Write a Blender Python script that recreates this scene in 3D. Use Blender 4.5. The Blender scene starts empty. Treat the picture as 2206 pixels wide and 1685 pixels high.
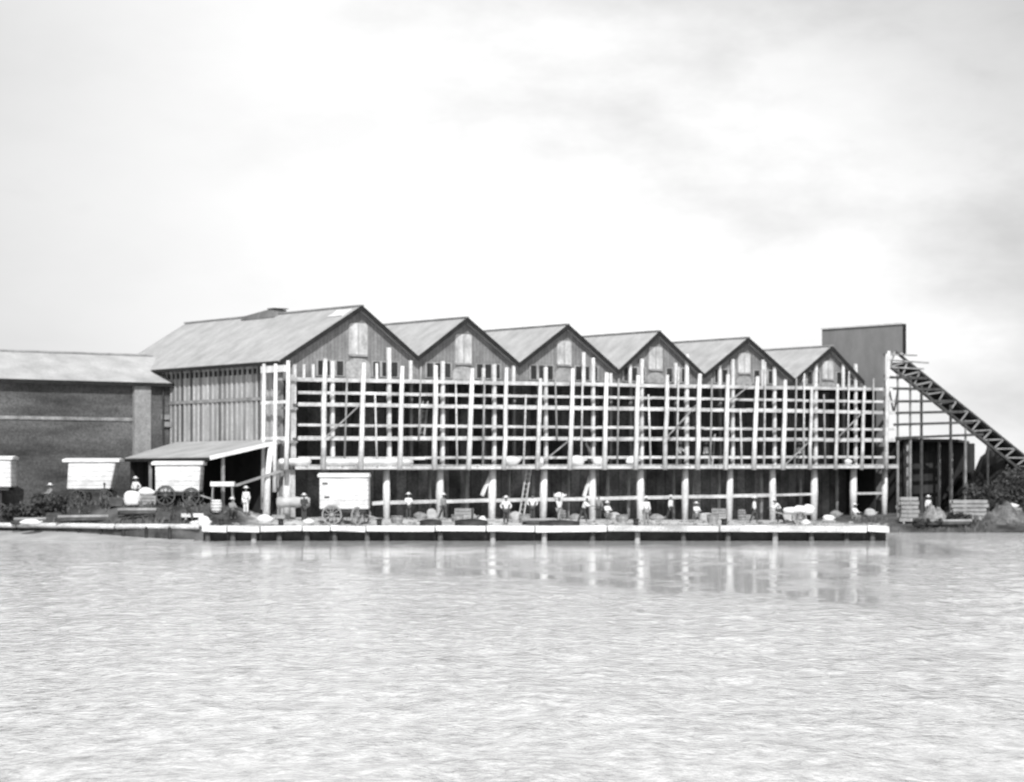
import bpy, bmesh, math, random
from mathutils import Vector, Matrix, noise
R = math.radians
rnd = random.Random(11)
scene = bpy.context.scene
COL = scene.collection

# ---------------------------------------------------------------- camera
FPX, HZ, CX, W = 5300.0, 1035.0, 1103.0, 2206.0      # focal length and horizon of the photograph, in its pixels
CAMZ = 3.7
cam_d = bpy.data.cameras.new('camera'); cam = bpy.data.objects.new('camera', cam_d); COL.objects.link(cam)
cam.location = (0, 0, CAMZ); cam.rotation_euler = (R(90), 0, 0)
cam_d.sensor_width = 36; cam_d.lens = 36*FPX/W
cam_d.shift_y = (HZ-842.5)/W
cam_d.clip_start = .5; cam_d.clip_end = 9000
cam_d.dof.use_dof = True; cam_d.dof.focus_distance = 45.0; cam_d.dof.aperture_fstop = 1.5
scene.camera = cam

# ---------------------------------------------------------------- light
SUN_EL, SUN_AZ = R(40), R(176)       # azimuth of the sun, clockwise from +Y: behind the camera and to the left
wd = bpy.data.worlds.new('World'); scene.world = wd; wd.use_nodes = True
nt = wd.node_tree; N = nt.nodes; L = nt.links
for n in list(N): N.remove(n)
out = N.new('ShaderNodeOutputWorld'); bg = N.new('ShaderNodeBackground'); L.new(bg.outputs[0], out.inputs[0])
sky = N.new('ShaderNodeTexSky'); sky.sky_type = 'NISHITA'; sky.sun_disc = False
sky.sun_elevation = SUN_EL; sky.sun_rotation = SUN_AZ; sky.dust_density = 3.0; sky.air_density = 1.5
bw = N.new('ShaderNodeRGBToBW'); L.new(sky.outputs[0], bw.inputs[0])
tc = N.new('ShaderNodeTexCoord')
mp = N.new('ShaderNodeMapping'); mp.inputs['Scale'].default_value = (1.0, 1.0, 2.2); mp.inputs['Location'].default_value = (0.35, 0.0, 0.1)
L.new(tc.outputs['Generated'], mp.inputs[0])
nz = N.new('ShaderNodeTexNoise'); nz.inputs['Scale'].default_value = 6.5; nz.inputs['Detail'].default_value = 6; nz.inputs['Roughness'].default_value = .58
L.new(mp.outputs[0], nz.inputs['Vector'])
cr = N.new('ShaderNodeValToRGB'); cr.color_ramp.elements[0].position = .36; cr.color_ramp.elements[1].position = .62
cr.color_ramp.elements[0].color = (7.9, 7.9, 7.9, 1); cr.color_ramp.elements[1].color = (9.9, 9.9, 9.9, 1)
L.new(nz.outputs[0], cr.inputs[0])
mx = N.new('ShaderNodeMixRGB'); mx.inputs[0].default_value = .85
# sky colour darkened to upper right and left as edge darkening, ragged by noise
sx = N.new('ShaderNodeSeparateXYZ'); L.new(tc.outputs['Generated'], sx.inputs[0])
rag = N.new('ShaderNodeMath'); rag.operation = 'MULTIPLY_ADD'; rag.inputs[1].default_value = -.22; L.new(nz.outputs[0], rag.inputs[0]); L.new(sx.outputs[0], rag.inputs[2])
xs_ = N.new('ShaderNodeMath'); xs_.operation = 'MULTIPLY_ADD'; xs_.inputs[1].default_value = .8; xs_.inputs[2].default_value = 0; L.new(rag.outputs[0], xs_.inputs[0])
up_ = N.new('ShaderNodeMath'); up_.operation = 'MULTIPLY_ADD'; up_.inputs[1].default_value = 1.0; L.new(sx.outputs[2], up_.inputs[0]); L.new(xs_.outputs[0], up_.inputs[2])
e1 = N.new('ShaderNodeMapRange'); e1.interpolation_type = 'SMOOTHSTEP'; e1.inputs['From Min'].default_value = .0; e1.inputs['From Max'].default_value = .27; e1.inputs['To Min'].default_value = 1; e1.inputs['To Max'].default_value = .46
L.new(up_.outputs[0], e1.inputs[0])
e2_ = N.new('ShaderNodeMapRange'); e2_.interpolation_type = 'SMOOTHSTEP'; e2_.inputs['From Min'].default_value = -.08; e2_.inputs['From Max'].default_value = -.42; e2_.inputs['To Min'].default_value = 1; e2_.inputs['To Max'].default_value = .55
L.new(rag.outputs[0], e2_.inputs[0])
em = N.new('ShaderNodeMath'); em.operation = 'MULTIPLY'; L.new(e1.outputs[0], em.inputs[0]); L.new(e2_.outputs[0], em.inputs[1])
cm = N.new('ShaderNodeMixRGB'); cm.blend_type = 'MULTIPLY'; cm.inputs[0].default_value = 1; L.new(cr.outputs[0], cm.inputs[1]); L.new(em.outputs[0], cm.inputs[2])
L.new(bw.outputs[0], mx.inputs[1]); L.new(cm.outputs[0], mx.inputs[2])   # thin bright cloud over the clear sky
L.new(mx.outputs[0], bg.inputs[0]); bg.inputs[1].default_value = 0.12
sd = bpy.data.lights.new('sun', 'SUN'); sd.energy = 3.6; sd.angle = R(.5); sd.color = (1, 1, 1)
so = bpy.data.objects.new('sun', sd); COL.objects.link(so)
sv = Vector((math.sin(SUN_AZ)*math.cos(SUN_EL), math.cos(SUN_AZ)*math.cos(SUN_EL), math.sin(SUN_EL)))
so.rotation_euler = sv.to_track_quat('Z', 'Y').to_euler(); so.location = (0, 0, 60)
scene.view_settings.view_transform = 'Standard'; scene.view_settings.look = 'None'
scene.view_settings.exposure = 0.22; scene.view_settings.gamma = 1.0
scene.cycles.max_bounces = 6

# ---------------------------------------------------------------- materials (all grey: a black and white place)
def g3(v): return (v, v, v, 1)
def mat(name, lo, hi, scale=2.0, stretch=(1, 1, 1), rough=.85, bump=.0, bscale=None, boards=None, spec=.3, detail=5, fine=.0):
    m = bpy.data.materials.new(name); m.use_nodes = True
    t = m.node_tree; n = t.nodes; l = t.links
    b = n['Principled BSDF']; b.inputs['Roughness'].default_value = rough; b.inputs['Specular IOR Level'].default_value = spec
    c = n.new('ShaderNodeTexCoord'); mpn = n.new('ShaderNodeMapping'); mpn.inputs['Scale'].default_value = stretch
    l.new(c.outputs['Object'], mpn.inputs[0])
    z = n.new('ShaderNodeTexNoise'); z.inputs['Scale'].default_value = scale; z.inputs['Detail'].default_value = detail; z.inputs['Roughness'].default_value = .62
    l.new(mpn.outputs[0], z.inputs['Vector'])
    r = n.new('ShaderNodeValToRGB'); r.color_ramp.elements[0].position = .3; r.color_ramp.elements[1].position = .7
    r.color_ramp.elements[0].color = g3(lo); r.color_ramp.elements[1].color = g3(hi)
    l.new(z.outputs[0], r.inputs[0]); colr = r.outputs[0]; hgt = z.outputs[0]
    if boards:
        ax, wdt, amp = boards
        s = n.new('ShaderNodeSeparateXYZ'); l.new(c.outputs['Object'], s.inputs[0])
        d = n.new('ShaderNodeMath'); d.operation = 'DIVIDE'; d.inputs[1].default_value = wdt; l.new(s.outputs[ax], d.inputs[0])
        f = n.new('ShaderNodeMath'); f.operation = 'FLOOR'; l.new(d.outputs[0], f.inputs[0])
        wn = n.new('ShaderNodeTexWhiteNoise'); wn.noise_dimensions = '1D'; l.new(f.outputs[0], wn.inputs['W'])
        mr = n.new('ShaderNodeMapRange'); mr.inputs['To Min'].default_value = 1-amp; mr.inputs['To Max'].default_value = 1+amp
        l.new(wn.outputs['Value'], mr.inputs[0])
        fr = n.new('ShaderNodeMath'); fr.operation = 'FRACT'; l.new(d.outputs[0], fr.inputs[0])
        gp = n.new('ShaderNodeMath'); gp.operation = 'GREATER_THAN'; gp.inputs[1].default_value = .12; l.new(fr.outputs[0], gp.inputs[0])
        gm = n.new('ShaderNodeMapRange'); gm.inputs['To Min'].default_value = .55; l.new(gp.outputs[0], gm.inputs[0])
        m1 = n.new('ShaderNodeMath'); m1.operation = 'MULTIPLY'; l.new(mr.outputs[0], m1.inputs[0]); l.new(gm.outputs[0], m1.inputs[1])
        hs = n.new('ShaderNodeMixRGB'); hs.blend_type = 'MULTIPLY'; hs.inputs[0].default_value = 1
        l.new(colr, hs.inputs[1]); l.new(m1.outputs[0], hs.inputs[2]); colr = hs.outputs[0]; hgt = m1.outputs[0]
    if fine:
        z2 = n.new('ShaderNodeTexNoise'); z2.inputs['Scale'].default_value = 9; z2.inputs['Detail'].default_value = 3
        l.new(c.outputs['Object'], z2.inputs['Vector'])
        mr2 = n.new('ShaderNodeMapRange'); mr2.inputs['From Min'].default_value = .3; mr2.inputs['From Max'].default_value = .7
        mr2.inputs['To Min'].default_value = 1-fine; mr2.inputs['To Max'].default_value = 1+fine
        l.new(z2.outputs[0], mr2.inputs[0])
        h2 = n.new('ShaderNodeMixRGB'); h2.blend_type = 'MULTIPLY'; h2.inputs[0].default_value = 1
        l.new(colr, h2.inputs[1]); l.new(mr2.outputs[0], h2.inputs[2]); colr = h2.outputs[0]
    l.new(colr, b.inputs['Base Color'])
    if bump:
        bp = n.new('ShaderNodeBump'); bp.inputs['Strength'].default_value = bump; bp.inputs['Distance'].default_value = .05
        if bscale:
            z3 = n.new('ShaderNodeTexNoise'); z3.inputs['Scale'].default_value = bscale; l.new(c.outputs['Object'], z3.inputs['Vector']); hgt = z3.outputs[0]
        l.new(hgt, bp.inputs['Height']); l.new(bp.outputs[0], b.inputs['Normal'])
    return m
M = {}
M['pole'] = mat('pale_stripped_timber', .52, .9, 1.6, (1, 1, .4), bump=.4, fine=.2)
M['beam'] = mat('pale_sawn_timber', .34, .84, 1.1, (.5, 1, 1), bump=.4, fine=.25)
M['dimwood'] = mat('weathered_and_shade_timber', .2, .42, 1.5, bump=.2)
M['boards'] = mat('grey_vertical_boarding', .17, .36, .8, (1, 1, .35), boards=(1, .62, .55), bump=.4, fine=.12)
M['gable'] = mat('dark_gable_boarding', .15, .28, .9, boards=(0, .28, .1), bump=.1, fine=.2)
M['hatch'] = mat('whitewashed_hatch_boards', .3, .68, 1.5, (1, 1, .6), fine=.15)
M['wagonside'] = mat('whitewashed_wagon_boards', .5, .9, .9, boards=(2, .3, .06), fine=.12)
M['patch'] = mat('faded_whitewash', .25, .5, 1.1, fine=.25)
M['dark'] = mat('dark_and_shade_boards', .02, .055, .7, boards=(0, .6, .3))  # also used where a dark colour stands in for shade inside
M['inner'] = mat('shade_dark_inner_boards', .05, .34, .55, (1, 1, .8), boards=(0, .9, .5), fine=.4)  # the shade inside the galleries is put into this board colour
M['darkfloor'] = mat('dark_floor_planks', .05, .14, .7)
M['bargeboard'] = mat('tarred_bargeboard', .012, .03, 2)
M['roof'] = mat('pale_grey_roof_sheets', .34, .5, .8, (.8, 1.2, 1), bump=.2, fine=.10, rough=.8)
M['roof2'] = mat('pale_lichened_roof', .34, .52, .6, bump=.2, fine=.1)
M['brick'] = mat('sooty_dark_brick', .025, .15, .3, (.45, 1, 2.0), bump=.3, fine=.35)
M['plaster'] = mat('pale_grey_render', .22, .38, 1.0, fine=.2)
M['firewall'] = mat('flat_grey_sheeting', .2, .27, .6, (1, 1.2, .7), fine=.08)
M['canvas'] = mat('white_canvas', .55, .88, 1.1, bump=.4, bscale=3)
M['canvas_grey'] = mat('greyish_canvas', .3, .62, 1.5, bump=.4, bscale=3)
M['iron'] = mat('dark_iron', .02, .06, 3, rough=.6)
M['steel'] = mat('dark_timber_and_pile_shade', .04, .12, 2, rough=.7)
M['sand'] = mat('pale_trodden_sand', .2, .6, .55, bump=.4, fine=.25, detail=8)
M['sack'] = mat('bleached_sacking', .6, .85, 3, bump=.3)
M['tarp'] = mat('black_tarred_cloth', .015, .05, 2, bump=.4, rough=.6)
M['skin'] = mat('skin', .13, .2, 5)
M['cloth_w'] = mat('white_cotton', .68, .85, 6)
M['cloth_d'] = mat('dark_cloth', .04, .09, 6)
M['cloth_g'] = mat('grey_cloth', .2, .32, 6)
M['hair'] = mat('black_hair', .01, .03, 9)
M['straw'] = mat('straw_hat', .6, .8, 9)
M['leaf'] = mat('dark_foliage', .03, .11, 1.5, rough=.7)
M['bark'] = mat('bark', .06, .12, 4, bump=.5)
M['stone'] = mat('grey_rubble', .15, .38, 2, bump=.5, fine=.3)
M['coal'] = mat('black_coal', .01, .04, 3, bump=.9, bscale=4, rough=.5)

def ground_mat():
    m = bpy.data.materials.new('bank_soil_and_sand'); m.use_nodes = True
    t = m.node_tree; n = t.nodes; l = t.links; b = n['Principled BSDF']; b.inputs['Roughness'].default_value = .95
    c = n.new('ShaderNodeTexCoord'); s = n.new('ShaderNodeSeparateXYZ'); l.new(c.outputs['Object'], s.inputs[0])
    z = n.new('ShaderNodeTexNoise'); z.inputs['Scale'].default_value = .35; z.inputs['Detail'].default_value = 9; z.inputs['Roughness'].default_value = .65
    l.new(c.outputs['Object'], z.inputs['Vector'])
    # sandy apron in front of the sheds, sooty earth to either side
    def smooth(sock, a, b_):
        r = n.new('ShaderNodeMapRange'); r.interpolation_type = 'SMOOTHSTEP'
        r.inputs['From Min'].default_value = a; r.inputs['From Max'].default_value = b_; l.new(sock, r.inputs[0]); return r.outputs[0]
    ad = n.new('ShaderNodeMath'); ad.operation = 'MULTIPLY_ADD'; ad.inputs[1].default_value = 5; l.new(z.outputs[0], ad.inputs[0]); l.new(s.outputs[0], ad.inputs[2])
    a = smooth(ad.outputs[0], -15.5, -12.5); b2 = smooth(ad.outputs[0], 26.5, 23.0)
    mu = n.new('ShaderNodeMath'); mu.operation = 'MULTIPLY'; l.new(a, mu.inputs[0]); l.new(b2, mu.inputs[1])
    r1 = n.new('ShaderNodeValToRGB'); r1.color_ramp.elements[0].position = .35; r1.color_ramp.elements[1].position = .6
    r1.color_ramp.elements[0].color = g3(.22); r1.color_ramp.elements[1].color = g3(.62); l.new(z.outputs[0], r1.inputs[0])
    r2 = n.new('ShaderNodeValToRGB'); r2.color_ramp.elements[0].position = .4; r2.color_ramp.elements[1].position = .68
    r2.color_ramp.elements[0].color = g3(.022); r2.color_ramp.elements[1].color = g3(.16); l.new(z.outputs[0], r2.inputs[0])
    mixn = n.new('ShaderNodeMixRGB'); l.new(mu.outputs[0], mixn.inputs[0]); l.new(r2.outputs[0], mixn.inputs[1]); l.new(r1.outputs[0], mixn.inputs[2])
    l.new(mixn.outputs[0], b.inputs['Base Color'])
    z2 = n.new('ShaderNodeTexNoise'); z2.inputs['Scale'].default_value = 3; z2.inputs['Detail'].default_value = 8; l.new(c.outputs['Object'], z2.inputs['Vector'])
    bp = n.new('ShaderNodeBump'); bp.inputs['Strength'].default_value = .8; bp.inputs['Distance'].default_value = .15
    l.new(z2.outputs[0], bp.inputs['Height']); l.new(bp.outputs[0], b.inputs['Normal'])
    return m
M['ground'] = ground_mat()

def water_mat():
    m = bpy.data.materials.new('silty_water_painted_ripples'); m.use_nodes = True
    t = m.node_tree; n = t.nodes; l = t.links; b = n['Principled BSDF']
    b.inputs['Roughness'].default_value = .08; b.inputs['IOR'].default_value = 1.6
    c = n.new('ShaderNodeTexCoord')
    def noise(scale, st, det=4, rough=.55, loc=(0, 0, 0)):
        mpn = n.new('ShaderNodeMapping'); mpn.inputs['Scale'].default_value = st; mpn.inputs['Location'].default_value = loc; l.new(c.outputs['Object'], mpn.inputs[0])
        z = n.new('ShaderNodeTexNoise'); z.inputs['Scale'].default_value = scale; z.inputs['Detail'].default_value = det; z.inputs['Roughness'].default_value = rough
        l.new(mpn.outputs[0], z.inputs['Vector']); return z.outputs[0]
    big = noise(2.6, (1, .42, 1), 6, .75)
    r = n.new('ShaderNodeValToRGB'); r.color_ramp.elements[0].position = .36; r.color_ramp.elements[1].position = .62
    r.color_ramp.elements[0].color = g3(.48); r.color_ramp.elements[1].color = g3(.93); l.new(big, r.inputs[0]); l.new(r.outputs[0], b.inputs['Base Color'])  # pale and dark mottling in the colour imitates ripple specks
    w1 = noise(1.9, (1, .5, 1), 6, .62); w2 = noise(.45, (1, .5, 1), 3, .5, (7, 3, 0))
    a = n.new('ShaderNodeMath'); a.operation = 'MULTIPLY_ADD'; a.inputs[1].default_value = 1.5; l.new(w2, a.inputs[0]); l.new(w1, a.inputs[2])
    at = n.new('ShaderNodeAttribute'); at.attribute_name = 'chop'      # how ruffled the water is, per vertex
    bp = n.new('ShaderNodeBump'); bp.inputs['Distance'].default_value = .12; l.new(at.outputs['Fac'], bp.inputs['Strength'])
    l.new(a.outputs[0], bp.inputs['Height']); l.new(bp.outputs[0], b.inputs['Normal'])
    return m
M['water'] = water_mat()

# ---------------------------------------------------------------- mesh helpers
class MB:
    def __init__(s): s.v = []; s.f = []
    def quadbox(s, c8):
        o = len(s.v); s.v += [tuple(c) for c in c8]
        s.f += [(o+a, o+b, o+c, o+d) for a, b, c, d in ((0, 3, 2, 1), (4, 5, 6, 7), (0, 1, 5, 4), (1, 2, 6, 5), (2, 3, 7, 6), (3, 0, 4, 7))]
        return s
    def box(s, x0, x1, y0, y1, z0, z1):
        return s.quadbox([(x0, y0, z0), (x1, y0, z0), (x1, y1, z0), (x0, y1, z0), (x0, y0, z1), (x1, y0, z1), (x1, y1, z1), (x0, y1, z1)])
    def bar(s, a, b, w, h=None, up=(0, 0, 1)):
        a = Vector(a); b = Vector(b); h = h or w; d = (b-a).normalized(); u = Vector(up)
        if abs(d.dot(u)) > .98: u = Vector((0, 1, 0))
        r = d.cross(u).normalized(); u = r.cross(d).normalized(); r *= w/2; u *= h/2
        return s.quadbox([a-r-u, a+r-u, b+r-u, b-r-u, a-r+u, a+r+u, b+r+u, b-r+u])
    def tube(s, pts, rad, n=8, caps=True):
        pts = [Vector(p) for p in pts]; rr = rad if isinstance(rad, (list, tuple)) else [rad]*len(pts); o = len(s.v)
        for i, p in enumerate(pts):
            d = (pts[min(i+1, len(pts)-1)]-pts[max(i-1, 0)]).normalized()
            u = Vector((0, 0, 1)) if abs(d.z) < .9 else Vector((0, 1, 0))
            r = d.cross(u).normalized(); u = r.cross(d).normalized()
            for k in range(n):
                a = 2*math.pi*k/n; s.v.append(tuple(p+(r*math.cos(a)+u*math.sin(a))*rr[i]))
        for i in range(len(pts)-1):
            for k in range(n): s.f.append((o+i*n+k, o+i*n+(k+1) % n, o+(i+1)*n+(k+1) % n, o+(i+1)*n+k))
        if caps: s.f.append(tuple(o+k for k in range(n))[::-1]); s.f.append(tuple(o+(len(pts)-1)*n+k for k in range(n)))
        return s
    def prism(s, poly, ax, a0, a1):      # poly in the other two axes, extruded along ax
        o = len(s.v); n = len(poly)
        for a in (a0, a1):
            for p in poly:
                q = list(p); q.insert(ax, a); s.v.append(tuple(q))
        s.f.append(tuple(o+i for i in range(n))); s.f.append(tuple(o+n+i for i in range(n))[::-1])
        for i in range(n): s.f.append((o+i, o+n+i, o+n+(i+1) % n, o+(i+1) % n))
        return s
    def blob(s, c, r, seed=0, sub=2, rough=.15):
        bm = bmesh.new(); bmesh.ops.create_icosphere(bm, subdivisions=sub, radius=1); q = random.Random(seed)
        ph = [q.uniform(0, 6) for _ in range(6)]; o = len(s.v)
        for v in bm.verts:
            k = 1+rough*(math.sin(3*v.co.x+ph[0])+math.sin(4*v.co.y+ph[1])+math.sin(5*v.co.z+ph[2]))/2
            s.v.append((c[0]+v.co.x*r[0]*k, c[1]+v.co.y*r[1]*k, c[2]+max(v.co.z, -.75)*r[2]*k))
        for f in bm.faces: s.f.append(tuple(o+v.index for v in f.verts))
        bm.free(); return s
    def build(s, name, m, parent=None, smooth=False, bevel=0):
        me = bpy.data.meshes.new(name); me.from_pydata(s.v, [], s.f); me.validate()
        bm = bmesh.new(); bm.from_mesh(me); bmesh.ops.recalc_face_normals(bm, faces=bm.faces); bm.to_mesh(me); bm.free()
        me.materials.append(m)
        if smooth:
            for p in me.polygons: p.use_smooth = True
        o = bpy.data.objects.new(name, me); COL.objects.link(o)
        if parent: o.parent = parent
        if bevel:
            bv = o.modifiers.new('bevel', 'BEVEL'); bv.width = bevel; bv.segments = 2
        return o
def tag(o, label=None, cat=None, group=None, kind=None):
    if label: o['label'] = label
    if cat: o['category'] = cat
    if group: o['group'] = group
    if kind: o['kind'] = kind
    return o
def thing(name, label, cat, loc=(0, 0, 0), rz=0, group=None):
    o = bpy.data.objects.new(name, None); COL.objects.link(o); o.location = loc; o.rotation_euler = (0, 0, rz); o.empty_display_size = .3
    return tag(o, label, cat, group)

# ---------------------------------------------------------------- plan of the place
# the long shed stands at P0; local x runs along its river front, local y runs back into it
TH = math.atan2(.6096, .7927); FX, FY = .7927, .6096; BX, BY = -.6096, .7927; P0 = (-14.62, 157.2)
def zat(py, Y): return CAMZ+(HZ-py)*Y/FPX
def xat(px, Y): return (px-CX)/FPX*Y
def fr(px, py, t=0.0):               # point of the front plane (set back t)
    u = (px-CX)/FPX; X0 = P0[0]+t*BX; Y0 = P0[1]+t*BY
    s = (u*Y0-X0)/(FX-u*FY); return Vector((s, t, zat(py, Y0+s*FY)))
def sd_(px, py, s=0.0):              # point of the side plane
    u = (px-CX)/FPX; X0 = P0[0]+s*FX; Y0 = P0[1]+s*FY
    t = (u*Y0-X0)/(BX-u*BY); return Vector((s, t, zat(py, Y0+t*BY)))
def wl(s, t): return (P0[0]+s*FX+t*BX, P0[1]+s*FY+t*BY)
def smooth(a, b, x):
    k = min(1, max(0, (x-a)/(b-a))); return k*k*(3-2*k)
def edgeY(X):
    if X < -19.2: return 150.9+7*smooth(-19.2, -38, X) if X > -38 else 157.9
    if X <= 23.2: return 150.9
    return 150.9+22*smooth(23.2, 24.6, X)
def gz(X, Y):
    Yf = P0[1]+(X-P0[0])/FX*FY if X > P0[0] else P0[1]
    s = (X-P0[0])/FX
    zf = 1.3-.75*min(1, max(0, s/55)); e = edgeY(X)
    z = .93+(zf-.93)*min(1, max(0, (Y-151)/max(1, Yf-151)))
    if X < -14.5:
        w = smooth(-15.0, -18.8, X); zl = .95+1.2*smooth(e+.5, e+3.2, Y); z = z*(1-w)+zl*w
    if X > 22.5:
        w = smooth(23.2, 24.8, X); zr = -.12+.9*smooth(e, e+5, Y)+.3*smooth(e+5, e+20, Y); z = z*(1-w)+zr*w
    return z

# ---------------------------------------------------------------- setting: ground and water
xs = [-3500, -1200, -400, -150, -90, -70, -60]+[-50+.8*i for i in range(143)]+[68, 75, 90, 150, 400, 1200, 3500]
offs = [-.02, .3, .6, 1, 1.5, 2, 2.6, 3.2, 4, 5, 6.5, 8, 10, 13, 16, 20, 25, 30, 36, 44, 55, 80, 130, 300, 900, 4000]
v = []; f = []; nx = len(xs); ny = len(offs)+1
for x in xs:
    e = edgeY(x); v.append((x, e-.02, -2.5))
    for o in offs:
        z = gz(x, e+o)
        if 0 < o < 25 and -60 < x < 70: z += .05*math.sin(x*1.7+o)*math.sin(o*2.1+x*.6)*min(1, o/2)
        v.append((x, e+o, z))
for i in range(nx-1):
    for j in range(ny-1): f.append((i*ny+j, (i+1)*ny+j, (i+1)*ny+j+1, i*ny+j+1))
mb = MB(); mb.v = v; mb.f = f
tag(mb.build('ground', M['ground'], smooth=False), kind='structure')
# river: a rippled sheet, calmer in the lee of the quay and the sheds
gx = [-3500, -900, -300, -120, -70]+[-52+.32*i for i in range(326)]+[70, 120, 300, 900, 3500]
gy = [-600, -100, 0, 12]+[18+.3*i for i in range(140)]+[60+.5*i for i in range(186)]+[155, 165, 178, 190]
mb = MB(); chop = []
for yy in gy:
    for xx in gx:
        m1 = noise.noise(Vector((xx*.09, yy*.05, 3)))*10+noise.noise(Vector((xx*.5, yy*.22, 9)))*7
        near = smooth(112, 128, yy+m1)                                # dead calm along the quay
        lee = smooth(-6, 7, yy-max(64, 88-2.1*xx)+m1)*(1 if xx < 26 else .3)
        lee *= 1-smooth(-1.5, 1.5, xx-(23-(150-yy)*.15)+m1*.12); near *= 1-smooth(0, 2.5, xx-23)
        pt_ = noise.noise(Vector((xx*.42, yy*.17, 21)))+.6*noise.noise(Vector((xx*1.1, yy*.4, 33)))   # cat's-paws breaking the calm
        pt_ = smooth(-.05, .42, pt_)
        k = 1-lee*(.97-.42*pt_); k = k*(1-near)+(.035+.13*pt_)*near
        if xx < -16: k = max(k, min(1, (-16-xx)/3)*.8)
        chop.append(k); h = 0
        if abs(xx) < 55 and 17 < yy < 154:
            p = Vector((xx*.85, yy*.42, 0)); h = (noise.noise(p)*.6+noise.noise(p*2.3+Vector((5, 1, 0)))*.4+noise.noise(p*.3)*.5)*.09*k
        mb.v.append((xx, yy, h))
for j in range(len(gy)-1):
    for i in range(len(gx)-1): o = j*len(gx)+i; mb.f.append((o, o+1, o+len(gx)+1, o+len(gx)))
wo = tag(mb.build('water', M['water'], smooth=True), kind='structure')
at = wo.data.attributes.new('chop', 'FLOAT', 'POINT'); at.data.foreach_set('value', chop)
# added pale shelf below the left bank, standing in for light water
mb = MB(); n_ = 60
for i in range(n_+1):
    x = -90+(70.5)*i/n_; e = edgeY(x); k_ = smooth(-19.3, -30, x)
    mb.v += [(x, e+.1, .1+.45*k_), (x, e-.4-1.0*k_-.3*k_*math.sin(x*.9), -.02+.28*k_), (x, e-1-3.5*k_-1.0*k_*math.sin(x*.5), -.05)]
for i in range(n_):
    for j in (0, 1): mb.f.append((i*3+j, i*3+j+1, (i+1)*3+j+1, (i+1)*3+j))
tag(mb.build('pale_shore_for_water', mat('pale_tone_as_water', .3, .5, .5, rough=.5, bump=.2, fine=.12), smooth=True), kind='structure')

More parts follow.
